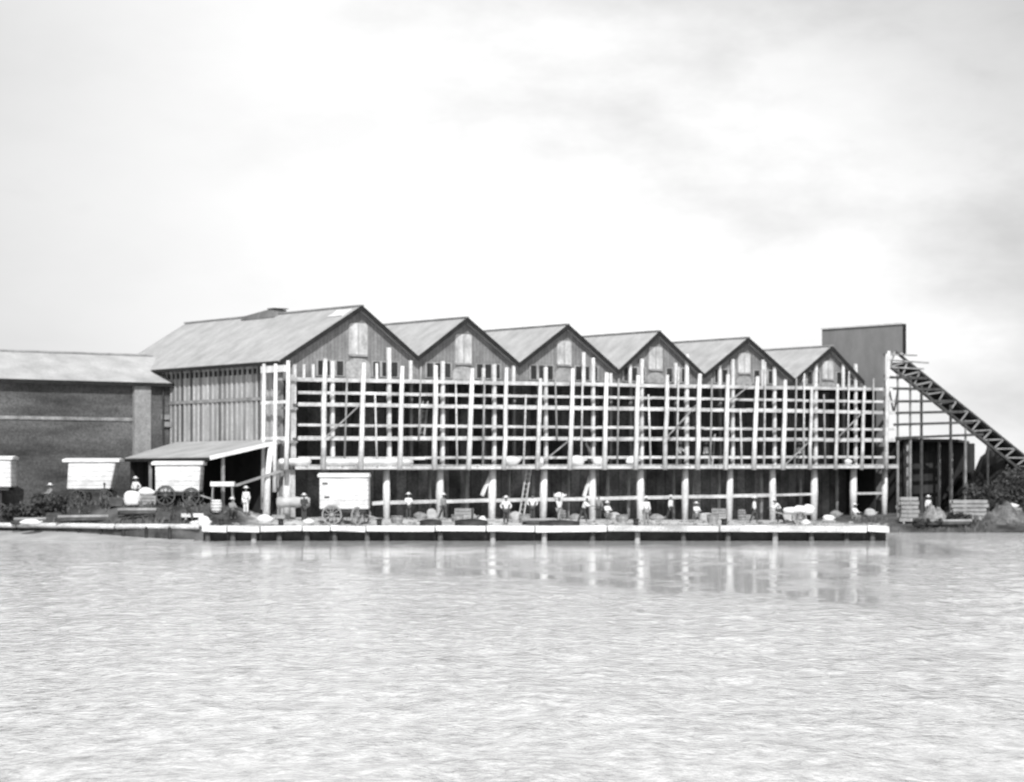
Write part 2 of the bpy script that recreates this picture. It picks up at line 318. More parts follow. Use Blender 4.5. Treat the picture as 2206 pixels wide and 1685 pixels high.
# ---------------------------------------------------------------- the long gabled shed
shed = thing('warehouse', 'long timber warehouse of six gables with open galleries facing the river', 'warehouse', (P0[0], P0[1], 0), TH)
END = fr(1912, 800).x                      # about 55 m
apex = [(771, 665), (998, 690), (1215, 705), (1412, 719), (1603, 733), (1783, 751)]
vall = [(600, 783), (892, 774), (1110, 788), (1324, 803), (1508, 812), (1703, 822), (1852, 826)]
A = [fr(*p) for p in apex]; V = [fr(*p) for p in vall]
V[0].x = -.55
DEPTH = 22.3; OVH = .45
print('apex', [tuple(round(q, 1) for q in a) for a in A]); print('valley', [tuple(round(q, 1) for q in a) for a in V])
top_plate = lambda s: fr(650, 818).z+(fr(1880, 839).z-fr(650, 818).z)*(s-fr(650, 818).x)/(fr(1880, 839).x-fr(650, 818).x)
TH_R = .16
for i in range(6):
    a = A[i]; l = V[i]; r = V[i+1]
    # roof: two slabs meeting on the ridge
    for side, q in ((0, l), (1, r)):
        m_ = MB()
        m_.prism([(q.x, q.z), (a.x, a.z), (a.x, a.z+TH_R), (q.x+(-.05 if side == 0 else .05), q.z+TH_R)], 1, -OVH, DEPTH)
        ro = m_.build('roof', M['roof'], shed)
        # bargeboard along the rake
        b_ = MB(); dz = .05
        b_.prism([(q.x, q.z-.14), (a.x, a.z-.17), (a.x, a.z+TH_R+.03), (q.x, q.z+TH_R+.03)], 1, -OVH-.07, -OVH-.003)
        b_.build('bargeboard', M['bargeboard'], ro)
    c_ = MB(); c_.bar((a.x, -OVH-.05, a.z+TH_R+.03), (a.x, DEPTH, a.z+TH_R+.03), .3, .1); c_.build('ridge_cap', M['plaster'], shed)
    # gable wall down to the top plate
    x0 = max(l.x, 0.0); x1 = min(r.x, END)
    zt0 = top_plate(x0); zt1 = top_plate(x1)
    g_ = MB(); zl = l.z+(a.z-l.z)*(x0-l.x)/(a.x-l.x)-.01
    g_.prism([(x0, zt0), (x1, zt1), (x1, r.z-.01), (a.x, a.z-.01), (x0, zl)], 1, .02, .2); gw = g_.build('gable_wall', M['gable'], shed)
    h_ = MB(); h_.prism([(x0, zl), (x1, r.z-.01), (a.x, a.z-.01)], 1, DEPTH-.3, DEPTH-.1); h_.build('rear_gable_wall', M['gable'], shed)
    # tall pale loading hatch in the gable, round-headed pale panel below it
    wpx = [38, 34, 30, 30, 27, 25][i]; k = 5300/(P0[1]+a.x*FY)*FX
    hw = wpx/k/2; top = a.z-.95; bot = a.z-[3.0, 2.9, 2.6, 2.55, 2.4, 2.3][i]
    d_ = MB(); d_.prism([(a.x-hw, bot), (a.x+hw, bot), (a.x+hw, top-.12), (a.x+hw*.8, top), (a.x-hw*.8, top), (a.x-hw, top-.12)], 1, -.05, .019); hd = d_.build('loading_door', M['hatch'], gw)
    e_ = MB(); e_.box(a.x-.03, a.x+.03, -.08, -.052, bot+.05, top-.1); e_.box(a.x-hw, a.x+hw, -.1, -.052, bot-.12, bot-.02); e_.build('door_strap', M['dimwood'], gw)
    ztp = top_plate(a.x); pw = hw*1.35; n = 10; arch = [(a.x-pw, ztp+.16), (a.x+pw, ztp+.16)]
    at_ = min(ztp+1.45, bot-.22); ah = min(.5, at_-ztp-.3)
    for q in range(n+1):
        an = math.pi*q/n; arch.append((a.x+pw*math.cos(an), at_-ah+ah*math.sin(an)))
    p_ = MB(); p_.prism(arch, 1, -.06, .019); p_.build('arched_panel', M['plaster'] if i > 1 else M['patch'], gw)
    # small slatted openings either side
    for sx in (-1, 1):
        for j in range(3):
            cx = a.x+sx*(pw+.45+.72*j)
            if cx < x0+.4 or cx > x1-.5: continue
            zb = top_plate(cx)+.3; rz = a.z+(l.z-a.z)*(a.x-cx)/(a.x-l.x) if cx < a.x else a.z+(r.z-a.z)*(cx-a.x)/(r.x-a.x)
            zt = min(zb+.95, rz-.35)
            if zt-zb < .3: continue
            wn = MB(); wn.box(cx-.26, cx+.26, -.025, .019, zb, zt); wf = wn.build('window', M['dark'], gw)
            w2 = MB()
            for xx in (cx-.31, cx+.31): w2.box(xx-.05, xx+.05, -.06, .018, zb-.06, zt+.06)
            w2.box(cx-.259, cx+.259, -.055, .018, zt, zt+.06); w2.box(cx-.259, cx+.259, -.055, .018, zb-.06, zb)
            w2.build('frame', M['dimwood'], wf)
# side wall facing the yard
sw = MB(); ze = V[0].z+.30
sw.box(0, .18, .25, DEPTH-.3, .3, ze); side = sw.build('side_wall', M['boards'], shed)
bt = MB(); q = .6
while q < DEPTH-.5:
    bt.box(-.07, -.002, q, q+.13, 1.3, ze-.35); q += .62
bt.build('batten', mat('pale_batten', .3, .62, .7, (1, 1, .4), fine=.2), side)
zm = sd_(500, 862).z
rl = MB(); rl.box(-.10, -.075, .3, DEPTH-.4, zm-.1, zm+.1); rl.box(-.12, -.003, .3, DEPTH-.4, ze-.32, ze-.1); rl.build('wall_rail', M['dimwood'], side)
vt = MB(); q = .5
while q < DEPTH-.6:
    vt.box(-.078, -.003, q+.14, q+.5, ze-.85, ze-.5); q += .62
vt.build('eaves_vent', M['dark'], side)
gt = MB(); gt.bar((-.62, -OVH, V[0].z+.02), (-.62, DEPTH, V[0].z+.02), .16, .2); gt.build('eaves_gutter', M['bargeboard'], shed)
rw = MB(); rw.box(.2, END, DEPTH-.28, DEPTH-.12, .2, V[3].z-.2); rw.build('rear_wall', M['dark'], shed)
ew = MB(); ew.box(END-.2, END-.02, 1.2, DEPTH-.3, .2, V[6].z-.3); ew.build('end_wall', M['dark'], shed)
# raised louvre on the first ridge
rv0 = sd_(552, 700, A[0].x); 
rvm = MB(); t0 = 9.5; t1 = 13.8; zz = A[0].z+TH_R
rvm.prism([(t0, zz-.25), (t1, zz-.25), (t1, zz-.02), (t0+.7, zz+.33), (t0, zz+.3)], 0, A[0].x-.5, A[0].x+.5)
vtm = rvm.build('roof_vent', M['gable'], shed)
rv2 = MB(); rv2.bar((A[0].x, t0-.15, zz+.36), (A[0].x, t0+.75, zz+.38), 1.15, .05); rv2.build('vent_cover', M['bargeboard'], vtm)
rv3 = MB(); rs = Vector((A[0].x-V[0].x, 0, A[0].z-V[0].z)).normalized()
c0 = Vector((A[0].x, .9, A[0].z+TH_R))-rs*.95; nrm = Vector((-rs.z, 0, rs.x))
for_ = [c0-rs*.45+nrm*.02, c0+rs*.45+nrm*.02]
rv3.bar(for_[0]+nrm*.03, for_[1]+nrm*.03, 1.7, .06, up=nrm); rv3.build('roof_patch', M['canvas'], shed)

# front framing: galleries
LV = {'plate': ((650, 818), (1880, 839)), 'rail1': ((650, 846), (1880, 866)), 'floor1': ((650, 871), (1880, 889)),
      'rail2': ((650, 916), (1880, 926)), 'floor2': ((650, 944), (1880, 948)), 'rail3': ((650, 987), (1880, 985)), 'floor3': ((650, 1008), (1880, 1006))}
def lv(name, s):
    a, b = [fr(*p) for p in LV[name]]; return a.z+(b.z-a.z)*(s-a.x)/(b.x-a.x)
S0, S1 = .75, END+.15
def line(name, t, w, h, mt, pname, par, s0=S0, s1=S1, n=7):
    # a run of joined timbers, each a little out of true
    prev = None
    m_ = MB()
    for i in range(n):
        a = s0+(s1-s0)*i/n; b = s0+(s1-s0)*(i+1)/n
        j0, j1 = rnd.uniform(-.025, .025), rnd.uniform(-.025, .025)
        m_.bar((a+.004, t, lv(name, a)+j0), (b-.004, t, lv(name, b)+j1), w, h*rnd.uniform(.92, 1.08))
    return m_.build(pname, mt, par)
line('plate', -.32, .22, .24, M['beam'], 'top_plate', shed)
for i, nme in enumerate(('floor1', 'floor2', 'floor3')):
    T = -.62
    line(nme, T, .16, .26, M['beam'], 'gallery_edge', shed)
    m_ = MB(); zz = lambda s: lv(nme, s)-.02
    m_.quadbox([(S0-.3, T+.085, zz(S0)-.08), (END, T+.085, zz(END)-.08), (END, 4.2, zz(END)-.08), (S0-.3, 4.2, zz(S0)-.08),
                (S0-.3, T+.085, zz(S0)+.03), (END, T+.085, zz(END)+.03), (END, 4.2, zz(END)+.03), (S0-.3, 4.2, zz(S0)+.03)])
    m_.build('gallery_floor', M['darkfloor'], shed)  # floor coloured dark to carry the shade inside
for nme in ('rail1', 'rail2', 'rail3'):
    line(nme, -.6, .10, .18, M['beam'], 'guard_rail', shed, n=11)
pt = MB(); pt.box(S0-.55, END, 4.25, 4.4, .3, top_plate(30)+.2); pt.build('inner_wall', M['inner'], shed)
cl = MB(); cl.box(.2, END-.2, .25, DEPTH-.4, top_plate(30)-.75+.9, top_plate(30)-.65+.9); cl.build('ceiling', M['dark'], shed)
# posts on the front line: upper lengths run from gallery to eaves; the ground-storey lengths stand under them
inner = [(636, 785), (717, 778), (839, 749), (955, 778), (1066, 785), (1177, 791), (1279, 771), (1384, 773), (1481, 763), (1580, 774), (1670, 790), (1759, 778), (1845, 784)]
for px, py in inner:
    p = fr(px, py, -.28); w = .27 if px in (839, 1481) else rnd.uniform(.21, .26)
    if px == 636: w = .17
    m_ = MB(); m_.bar((p.x+rnd.uniform(-.04, .04), -.2, lv('floor3', p.x)-.1), (p.x, -.2, p.z), w, .2, up=(0, 1, 0)); m_.build('gallery_post', M['pole'], shed, bevel=.02)
ground = [(619, 1100), (832, 1116), (948, 1116), (1061, 1117), (1172, 1118), (1276, 1120), (1379, 1120), (1476, 1120), (1573, 1120), (1664, 1121), (1754, 1114), (1839, 1114), (1906, 1121)]
def gpost(px, t, w, mt, name='ground_post', top='floor3', dx=0):
    p = fr(px, 1100, t); X, Y = wl(p.x, t); m_ = MB()
    m_.tube([(p.x+dx, t, gz(X, Y)-.15), (p.x+dx*.6, t, (gz(X, Y)+lv(top, p.x))/2), (p.x, t, lv(top, p.x)-.14)], [w*.5, w*.62, w*.5], 8)
    return m_.build(name, mt, shed, smooth=True)
for px, py in ground: gpost(px, -.25, rnd.uniform(.40, .48), M['pole'], dx=rnd.uniform(-.12, .04))
for px in (926, 1005, 1097, 1147, 1225, 1309, 1354, 1451, 1493, 1549, 1640, 1725, 1803, 1880): gpost(px, 1.7+rnd.uniform(-.3, .6), rnd.uniform(.16, .26), M['dimwood'], 'inner_post')  # second-row posts coloured dimmer, as if in shade
for px in (885, 1042, 1107, 1158, 1315, 1358, 1456, 1551, 1644, 1731, 1817):
    p = fr(px, 800, 1.2); m_ = MB(); m_.bar((p.x, 1.2, lv('floor3', p.x)+.02), (p.x, 1.2, top_plate(p.x)+.1), .2, .18, up=(0, 1, 0)); m_.build('inner_post', M['dimwood'], shed)  # dimmer colour paints these posts shaded; the pale studs are their sunlit tops
for (px, y0, y1) in ((885, 777, 818), (1042, 793, 821), (1107, 788, 822), (1258, 759, 824), (1316, 804, 826), (1358, 785, 830), (1456, 782, 830), (1551, 785, 832), (1644, 775, 832), (1731, 803, 834), (1817, 784, 836), (655, 785, 816), (675, 785, 816), (812, 783, 818)):
    a = fr(px, y0, -.25); b = fr(px, y1, -.25); m_ = MB(); m_.bar((b.x, -.22, b.z), (a.x, -.22, a.z), .2 if px > 700 and px != 812 else .12, .14, up=(0, 1, 0)); m_.build('stud', M['pole'], shed)
# mid-height rail of the ground storey, bay by bay
gr_ = [(797, 1085)]+[(px, 1083-21*(px-832)/1074) for px, _ in ground[1:]]
for i in range(len(gr_)-1):
    a = fr(gr_[i][0], gr_[i][1], -.2); b = fr(gr_[i+1][0], gr_[i+1][1], -.2)
    if i == 10: continue
    m_ = MB(); m_.bar((a.x+.2, -.18, a.z), (b.x-.2, -.18, b.z+rnd.uniform(-.03, .03)), .1, .24 if i < 9 else .17); m_.build('lower_rail', M['beam'], shed)
# raking struts
for (x0, y0, x1, y1) in ((1038, 1068, 1057, 1022), (1258, 1070, 1272, 1024)):
    a = fr(x0, y0, -.1); b = fr(x1, y1, -.1); m_ = MB(); m_.bar(a, b, .22, .14, up=(0, 1, 0)); m_.build('strut', M['pole'], shed)
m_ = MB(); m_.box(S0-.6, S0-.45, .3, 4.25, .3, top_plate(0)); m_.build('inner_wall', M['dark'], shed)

# ---------------------------------------------------------------- scaffolding in front of it
sc = thing('scaffolding', 'pale pole scaffolding with a plank walkway along the whole warehouse front', 'scaffolding', (P0[0], P0[1], 0), TH)
poles = [(619, 779), (697.5, 768), (779, 780), (863, 786), (937, 792), (1013, 792), (1089, 795), (1160, 812), (1231, 798), (1304, 803), (1371, 806), (1435, 808), (1505, 806), (1566, 811), (1627, 811), (1690, 814), (1747, 832), (1803, 827), (1859, 833), (1911, 759)]
T = -1.35
for px, py in poles:
    a = fr(px+rnd.uniform(-1, 1)+3, py, T); b = fr(px-2.5, 1012, T); w = rnd.uniform(.145, .17) if px < 1740 else rnd.uniform(.11, .14)
    if px == 619 or px == 1911: w = .15
    m_ = MB(); a.z += rnd.uniform(-.15, .15); m_.tube([(b.x+rnd.uniform(-.06, .06), T, b.z), (b.x*.7+a.x*.3+rnd.uniform(-.05, .05), T, a.z*.3+b.z*.7), (b.x*.4+a.x*.6+rnd.uniform(-.05, .05), T, a.z*.6+b.z*.4), (a.x+rnd.uniform(-.08, .08), T, a.z)], [w*1.15, w, w*1.02, w*.8], 8); m_.build('pole', M['pole'] if px < 1700 and px not in (697.5, 1160, 1435) else M['beam'], sc, smooth=True)
m_ = MB(); s = .3
while s < END:
    ln = min(rnd.uniform(3.2, 5), END-s)
    for j in range(3):
        t = T+.16+j*.25; m_.quadbox([(s, t, lv('floor3', s)+.14), (s+ln-.05, t, lv('floor3', s+ln)+.14), (s+ln-.05, t+.22, lv('floor3', s+ln)+.14), (s, t+.22, lv('floor3', s)+.14),
                   (s, t, lv('floor3', s)+.19), (s+ln-.05, t, lv('floor3', s+ln)+.19), (s+ln-.05, t+.22, lv('floor3', s+ln)+.19), (s, t+.22, lv('floor3', s)+.19)])
    s += ln
m_.build('walkway', M['beam'], sc)
m_ = MB(); m_.bar((.2, T+.22, lv('floor3', 0)+.0), (END, T+.22, lv('floor3', END)+.0), .12, .2); m_.build('ledger', M['beam'], sc)
m_ = MB(); s = 1.0
while s < END:
    m_.bar((s, T+.1, lv('floor3', s)+.09), (s, -.55, lv('floor3', s)+.09), .12, .09); s += 2.72
m_.build('putlog', M['dimwood'], sc)
for (px, y0, y1, dx, mt) in ((742, 800, 1003, 6, 'dimwood'), (812, 846, 1003, -4, 'beam'), (902, 790, 950, 5, 'dimwood'), (985, 820, 1003, -3, 'beam'), (1040, 812, 1003, 4, 'dimwood'), (1128, 850, 1003, 5, 'beam'),
        (1200, 806, 950, -4, 'dimwood'), (1252, 760, 1003, 4, 'beam'), (1330, 815, 1003, 3, 'dimwood'), (1402, 850, 1003, -5, 'beam'), (1458, 790, 1003, 4, 'beam'), (1530, 815, 1003, 4, 'dimwood'), (1598, 880, 1003, -3, 'beam'), (1646, 780, 1003, 3, 'beam'), (1712, 815, 1003, 4, 'dimwood'), (1731, 805, 1003, 2, 'beam'), (1778, 850, 1003, -3, 'dimwood'), (1826, 800, 1003, 3, 'beam'), (1880, 815, 1003, 2, 'dimwood')):
    a = fr(px+dx, y0, -.85); b = fr(px, y1, -.85); m_ = MB(); m_.tube([(b.x, -.85, b.z), (a.x, -.85, a.z)], [.075, .06], 6); m_.build('thin_pole', M[mt], sc, smooth=True)
for (x0, y0, x1, y1) in ((700, 944, 776, 872), (1160, 1003, 1230, 946), (1435, 944, 1503, 870), (1566, 870, 1625, 822), (1690, 1003, 1745, 950), (1803, 945, 1857, 890)):
    a = fr(x0, y0, -1.1); b = fr(x1, y1, -1.1); m_ = MB(); m_.tube([a, b], [.06, .05], 6); m_.build('brace', M['dimwood'], sc, smooth=True)
# the scaffold turns the corner on to the yard side
for (px, y0, y1) in ((569, 784, 1098), (594, 784, 1060)):
    a = sd_(px, y0, -.75); m_ = MB(); X, Y = wl(-.75, a.y)
    m_.tube([(-.75-.1, a.y, max(zat(y1, Y), gz(X, Y)-.1)), (-.75, a.y, a.z)], [.15, .12], 8); m_.build('pole', M['pole'], sc, smooth=True)
for y in (797, 868, 945):
    a = sd_(562, y, -.72); b = sd_(612, y, -.72); m_ = MB(); m_.bar((-.68, a.y, a.z), (-.68, -1.3, a.z), .13, .42 if y == 797 else .2); m_.build('ledger', M['pole'], sc)
m_ = MB(); 
for y in (818, 880, 952):
    a = sd_(598, y, -.4); m_ = MB(); m_.bar((-.75, -.55, a.z), (.7, -.55, a.z), .14, .14); m_.build('putlog', M['dimwood'], sc)
m_ = MB(); m_.bar((S0-.25, -.35, 1.3), (S0-.25, -.35, top_plate(0)+.3), .3, .12, up=(0, 1, 0)); m_.build('corner_board', M['hatch'], shed)

# ---------------------------------------------------------------- tall grey screen wall at the far end
fw = thing('screen_wall', 'plain grey screen wall standing above the sixth gable', 'wall', (*wl(fr(1945, 800).x, 0), 0), TH)
z1 = zat(698, P0[1]+fr(1945, 800).x*FY); zlo = zat(760, P0[1]+fr(1945, 800).x*FY)
t_end = 7.9; t_in = 2.1
m_ = MB(); m_.prism([(0, zlo), (t_in, zlo), (t_in, 1.0), (t_end+1, 1.0), (t_end+1, z1), (0, z1)], 0, 0, .25)
m_.build('wall', M['firewall'], fw)
m_ = MB(); m_.box(-.12, .3, -.12, t_end+1.1, z1, z1+.14); m_.build('coping', M['canvas'], fw)
m_ = MB(); m_.box(-.02, .27, -.1, -.003, zlo-.1, z1); m_.build('corner_trim', M['bargeboard'], fw)

# ---------------------------------------------------------------- conveyor and trestle
cv = thing('conveyor', 'dark trussed conveyor slanting down to the right beside the warehouse', 'conveyor', (P0[0], P0[1], 0), TH)
def cp(px, py, t): return fr(px, py, t)
up = [(1925, 752), (2173, 955), (2330, 1082)]; lo = [(1915, 790), (2173, 990), (2320, 1100)]
for t in (.6, 2.4):
    m_ = MB()
    U = [cp(1928, 757, t), cp(2173, 955, t)]; Lw = [cp(1918, 790, t), cp(2150, 975, t)]
    ext = 1.38
    U1 = U[0]+(U[1]-U[0])*ext; L1 = Lw[0]+(Lw[1]-Lw[0])*ext
    m_.bar(U[0], U1, .16, .2, up=(0, 1, 0)); m_.bar(Lw[0], L1, .2, .24, up=(0, 1, 0)); m_.build('chord', M['steel'], cv)
    m_ = MB(); n = 13
    for i in range(n):
        a = U[0].lerp(U1, i/n); b = Lw[0].lerp(L1, i/n); c = U[0].lerp(U1, (i+1)/n); 
        m_.bar(a, b, .1, .1, up=(0, 1, 0)); m_.bar(b, c, .12, .12, up=(0, 1, 0))
    m_.build('lattice', M['steel'] if t > 1 else M['dimwood'], cv)
m_ = MB(); a = cp(1918, 788, .6); b = a+(L1-cp(1918, 790, 2.4))
m_.quadbox([(Lw[0].x, .7, Lw[0].z+.1), (L1.x, .7, L1.z+.1), (L1.x, 2.3, L1.z+.1), (Lw[0].x, 2.3, Lw[0].z+.1), (Lw[0].x, .7, Lw[0].z+.3), (L1.x, .7, L1.z+.3), (L1.x, 2.3, L1.z+.3), (Lw[0].x, 2.3, Lw[0].z+.3)]); m_.build('belt_trough', M['iron'], cv)
m_ = MB()
for (x0, y0, x1, y1) in ((1916, 764, 1975, 766), (1916, 776, 2000, 782), (1916, 791, 1990, 795)): m_.bar(cp(x0, y0, .5), cp(x1, y1, .5), .12, .12)
m_.build('head_frame', M['dimwood'], cv)
for i, (x, ytop) in enumerate(((1934, 795), (1961, 810), (1985, 830), (2048, 872), (2080, 905), (2128, 945))):
    for t in (.6, 2.4):
        a = cp(x, ytop, t); X, Y = wl(a.x, t); m_ = MB(); m_.bar((a.x, t, gz(X, Y)-.1), a, .17 if i in (2, 3) else .12, .15, up=(0, 1, 0)); m_.build('trestle_post', M['dimwood'] if i in (0, 1, 4) and t < 1 else M['steel'], cv)
for (x0, x1, y0, y1) in ((1914, 2030, 837, 839), (1922, 2075, 890, 887), (1930, 2118, 944, 936), (1916, 1996, 813, 815), (1922, 2055, 865, 864), (1926, 2095, 915, 910)):
    for t in (.5, 2.5):
        m_ = MB(); m_.bar(cp(x0, y0, t), cp(x1, y1, t), .14, .2); m_.build('trestle_beam', M['steel'], cv)
m_ = MB(); m_.bar(cp(1916, 842, .5), cp(1925, 888, .5), .12, .1, up=(0, 1, 0)); m_.bar(cp(1934, 842, .5), cp(1926, 888, .5), .12, .1, up=(0, 1, 0)); m_.build('brace', M['steel'], cv)

# ---------------------------------------------------------------- dark open shed and yard on the right
os_ = thing('open_shed', 'dark open-fronted shed beneath the conveyor trestle', 'shed', (P0[0], P0[1], 0), TH)
a = fr(1958, 945, 4); b = fr(2050, 950, 4); m_ = MB(); X, Y = wl(a.x, 4)
m_.prism([(a.x-1.0, 3.6), (b.x+.3, 3.6), (fr(2098, 950, 9).x, 9.5), (a.x-1.0, 9.5)], 2, a.z-.2, a.z); m_.build('roof', M['steel'], os_)
m_ = MB(); m_.box(a.x-.8, fr(2098, 950, 9).x, 8.9, 9.1, .4, a.z-.2); m_.box(a.x-.8, a.x-.6, 4.2, 8.9, .4, a.z-.2); m_.build('wall', M['dark'], os_)
m_ = MB(); m_.box(a.x-.5, b.x-.1, 5.2, 5.3, 1.0, a.z-1.0); m_.build('inner_screen', M['dark'], os_)
for px, w, mt in ((1952, .42, 'plaster'), (2023, .24, 'dimwood'), (2050, .2, 'dimwood')):
    p = fr(px, 1000, 3.9); X, Y = wl(p.x, 3.9); m_ = MB(); m_.tube([(p.x, 3.9, gz(X, Y)-.1), (p.x, 3.9, a.z-.2)], w/2, 8); m_.build('post', M[mt], os_, smooth=True)
m_ = MB(); c_ = fr(2077, 985, 3); X, Y = wl(c_.x, 3); m_.tube([(c_.x, 3, gz(X, Y)-.1), (c_.x, 3, c_.z)], .13, 8)
tag(m_.build('wooden_post', M['dimwood']), 'weathered free-standing post in front of the coal heap', 'post'); o = bpy.context.scene.objects['wooden_post']; o.location = (P0[0], P0[1], 0); o.rotation_euler = (0, 0, TH)

def heap(name, px, pbase, wpx, hpx, Y, depth, mt, label, cat, seed=1, pw_=2.4, group=None):
    k = FPX/Y; w = wpx/k; h = hpx/k; X0 = xat(px, Y); zb = gz(X0, Y); q = random.Random(seed); m_ = MB(); nu, nv = 26, 12
    ph = [q.uniform(0, 6) for _ in range(4)]
    for j in range(nv+1):
        for i in range(nu+1):
            u = i/nu*2-1; v_ = j/nv*2-1
            rr = min(1, math.hypot(u, v_)); hh = max(0, 1-rr**pw_)
            hh *= .85+.12*math.sin(7*u+ph[0])+.1*math.sin(13*u+ph[1]+3*v_)+q.uniform(-.06, .06)
            xx = X0+u*w/2; yy = Y+v_*depth/2
            m_.v.append((u*w/2, v_*depth/2, gz(xx, yy)-zb-.08+hh*h))
    for j in range(nv):
        for i in range(nu): o0 = j*(nu+1)+i; m_.f.append((o0, o0+1, o0+nu+2, o0+nu+1))
    o = m_.build(name, mt, smooth=False); o.location = (X0, Y, zb); return tag(o, label, cat, group)
heap('coal_heap', 2150, 1110, 250, 140, 206, 11, M['coal'], 'big black coal heap behind the conveyor foot', 'heap', 3)
heap('gravel_heap', 2012, 1110, 60, 38, 178.5, 3, M['stone'], 'pale grey mound of gravel below the open shed', 'heap', 5)
heap('rubble_heap', 2165, 1110, 100, 42, 178, 3.5, mat('dull_rubble', .05, .2, 2, bump=.5, fine=.4), 'dull grey rubble heap at the right end of the bank', 'heap', 8)
heap('earth_heap', 1700, 1120, 60, 12, 158, 2.0, M['sand'], 'low pale earth heap between the handcart and the quay edge', 'heap', 12)
# stacked timber on the right bank
def stack(px, Y, wpx, rows, per, mt, label):
    k = FPX/Y; w = wpx/k; X = xat(px, Y); t = thing('timber_stack', label, 'timber stack', (X, Y, gz(X, Y)), .1)
    for r_ in range(rows):
        m_ = MB()
        for j in range(per): m_.box(-w/2+rnd.uniform(-.15, .1), w/2+rnd.uniform(-.1, .15), -.6+j*.26, -.6+j*.26+.23, .05+r_*.3, .05+r_*.3+.24)
        m_.build('timber_layer', mt, t)
    m_ = MB(); [m_.box(x-.06, x+.06, -.62, .6, -.12, .05) for x in (-w/3, w/3)]; m_.build('bearer', M['dimwood'], t)
    return t
stack(2085, 179, 75, 5, 4, M['dimwood'], 'stack of grey squared timbers left of the rubble heap')
stack(1955, 177, 38, 6, 4, M['plaster'], 'pale upright block of stacked boards beside the warehouse corner')
stack(415, 152.5, 42, 1, 2, M['beam'], 'short pale planks lying on the dark bank below the second wagon')

# ---------------------------------------------------------------- left warehouse
lw = thing('warehouse', 'dark brick warehouse with a pale roof at the left behind the wagons', 'warehouse', (P0[0], P0[1], 0), TH)
TL = 14.4; eL = sd_(372, 833, 0); e2 = fr(25, 816, TL-.4)
zE = (zat(832, 168.4)+e2.z)/2; sL = -18.0; sR = 1.6
zR = zat(771, 171.9)
m_ = MB(); m_.prism([(TL-.45, zE-.05), (18.5, zR), (18.5, zR+.15), (TL-.48, zE+.1)], 0, sL, sR); lr = m_.build('roof', M['roof2'], lw)
m_ = MB(); m_.prism([(22.6, zE-.05), (18.5, zR), (18.5, zR+.15), (22.65, zE+.1)], 0, sL, -.3); m_.build('roof', M['roof2'], lw)
m_ = MB(); m_.bar((sL, TL-.52, zE-.04), (-.02, TL-.52, zE-.04), .1, .24); m_.build('gutter', M['bargeboard'], lr)
m_ = MB(); m_.bar((sL, 18.5, zR+.19), (.9, 18.5, zR+.19), .3, .12); m_.build('ridge_cap', M['dimwood'], lr)
m_ = MB(); m_.box(sL+.3, -.12, TL, TL+.3, 1.0, zE+.1); wl_ = m_.build('wall', M['brick'], lw)
m_ = MB(); m_.box(sL+.3, sL+.6, TL+.3, 22.3, 1.0, zE); m_.box(sL+.3, -.12, 22, 22.3, 1, zE); m_.build('rear_wall', M['brick'], lw)
c1 = fr(150, 902, TL); m_ = MB(); m_.box(sL+.3, fr(288, 900, TL).x, TL-.07, TL-.003, c1.z-.1, c1.z+.12); m_.build('string_course', M['stone'], wl_)
pA = fr(290, 900, TL-.3).x; pB = fr(325, 900, TL-.3).x
m_ = MB(); m_.box(pA, pB, TL-.32, TL-.003, 1.5, zE-.1); m_.build('pier', M['plaster'], lw)
m_ = MB(); a = fr(352, 900, TL-.2); m_.tube([(a.x, TL-.2, 1.5), (a.x, TL-.2, zE-.1)], .07, 8); m_.build('downpipe', M['iron'], lw)
for k_, px in enumerate((358, 362)):
    a = fr(px, 898+6*k_, TL-.15); m_ = MB(); m_.box(a.x-.3, a.x+.25, TL-.2, TL-.003, a.z-.2-.3*k_, a.z+.15-.3*k_); m_.build('bracket', M['plaster'], lw)

# ---------------------------------------------------------------- lean-to along the yard side
lt = thing('lean_to', 'pale roofed lean-to against the boarded side of the long warehouse', 'lean-to shed', (P0[0], P0[1], 0), TH)
zw = zat(947, 157.5); ze_ = zat(984, 154.0); sE = -5.3; TE = 12.2
m_ = MB(); m_.quadbox([(sE, .2, ze_-.12), (-.13, -.3, zw-.12), (-.13, TE+1.2, zw-.12), (sE, TE-1, ze_-.12), (sE, .2, ze_), (-.13, -.3, zw), (-.13, TE+1.2, zw), (sE, TE-1, ze_)])
m_.build('roof', M['roof2'], lt)
m_ = MB(); m_.bar((sE-.05, .1, ze_-.08), (-.14, -.4, zw-.08), .09, .26, up=(0, 0, 1)); m_.build('rake_board', M['canvas'], lt)
m_ = MB(); m_.bar((sE-.05, .2, ze_-.16), (sE-.05, TE-1, ze_-.16), .08, .2); m_.build('fascia', M['bargeboard'], lt)
m_ = MB(); m_.box(sE+.2, -.15, TE-1.6, TE-1.4, 2.0, ze_); m_.build('end_screen', M['dark'], lt)
m_ = MB(); m_.box(-.14, -.122, .5, TE, 1.3, zw-.2); m_.build('lean_to_shade_sheet', M['dark'], lt)  # dark sheet over the side wall paints the shade under the lean-to
for (s_, t_, w, mt, z2) in ((sE+.15, 3.2, .16, 'dimwood', ze_-.12), (sE+.15, 8, .16, 'dimwood', ze_-.12), (sE+1.2, .6, .17, 'dimwood', ze_+.1)):
    X, Y = wl(s_, t_); m_ = MB(); m_.bar((s_, t_, gz(X, Y)-.1), (s_, t_, z2), w, w, up=(0, 1, 0)); m_.build('post', M[mt], lt)
s_ = -1.05; X, Y = wl(s_, -.2); m_ = MB(); m_.tube([(s_-.35, -.2, gz(X, Y)-.1), (s_-.25, -.2, 3.9), (s_, -.2, zw-.35)], [.26, .2, .17], 8); m_.build('post', M['pole'], lt, smooth=True)
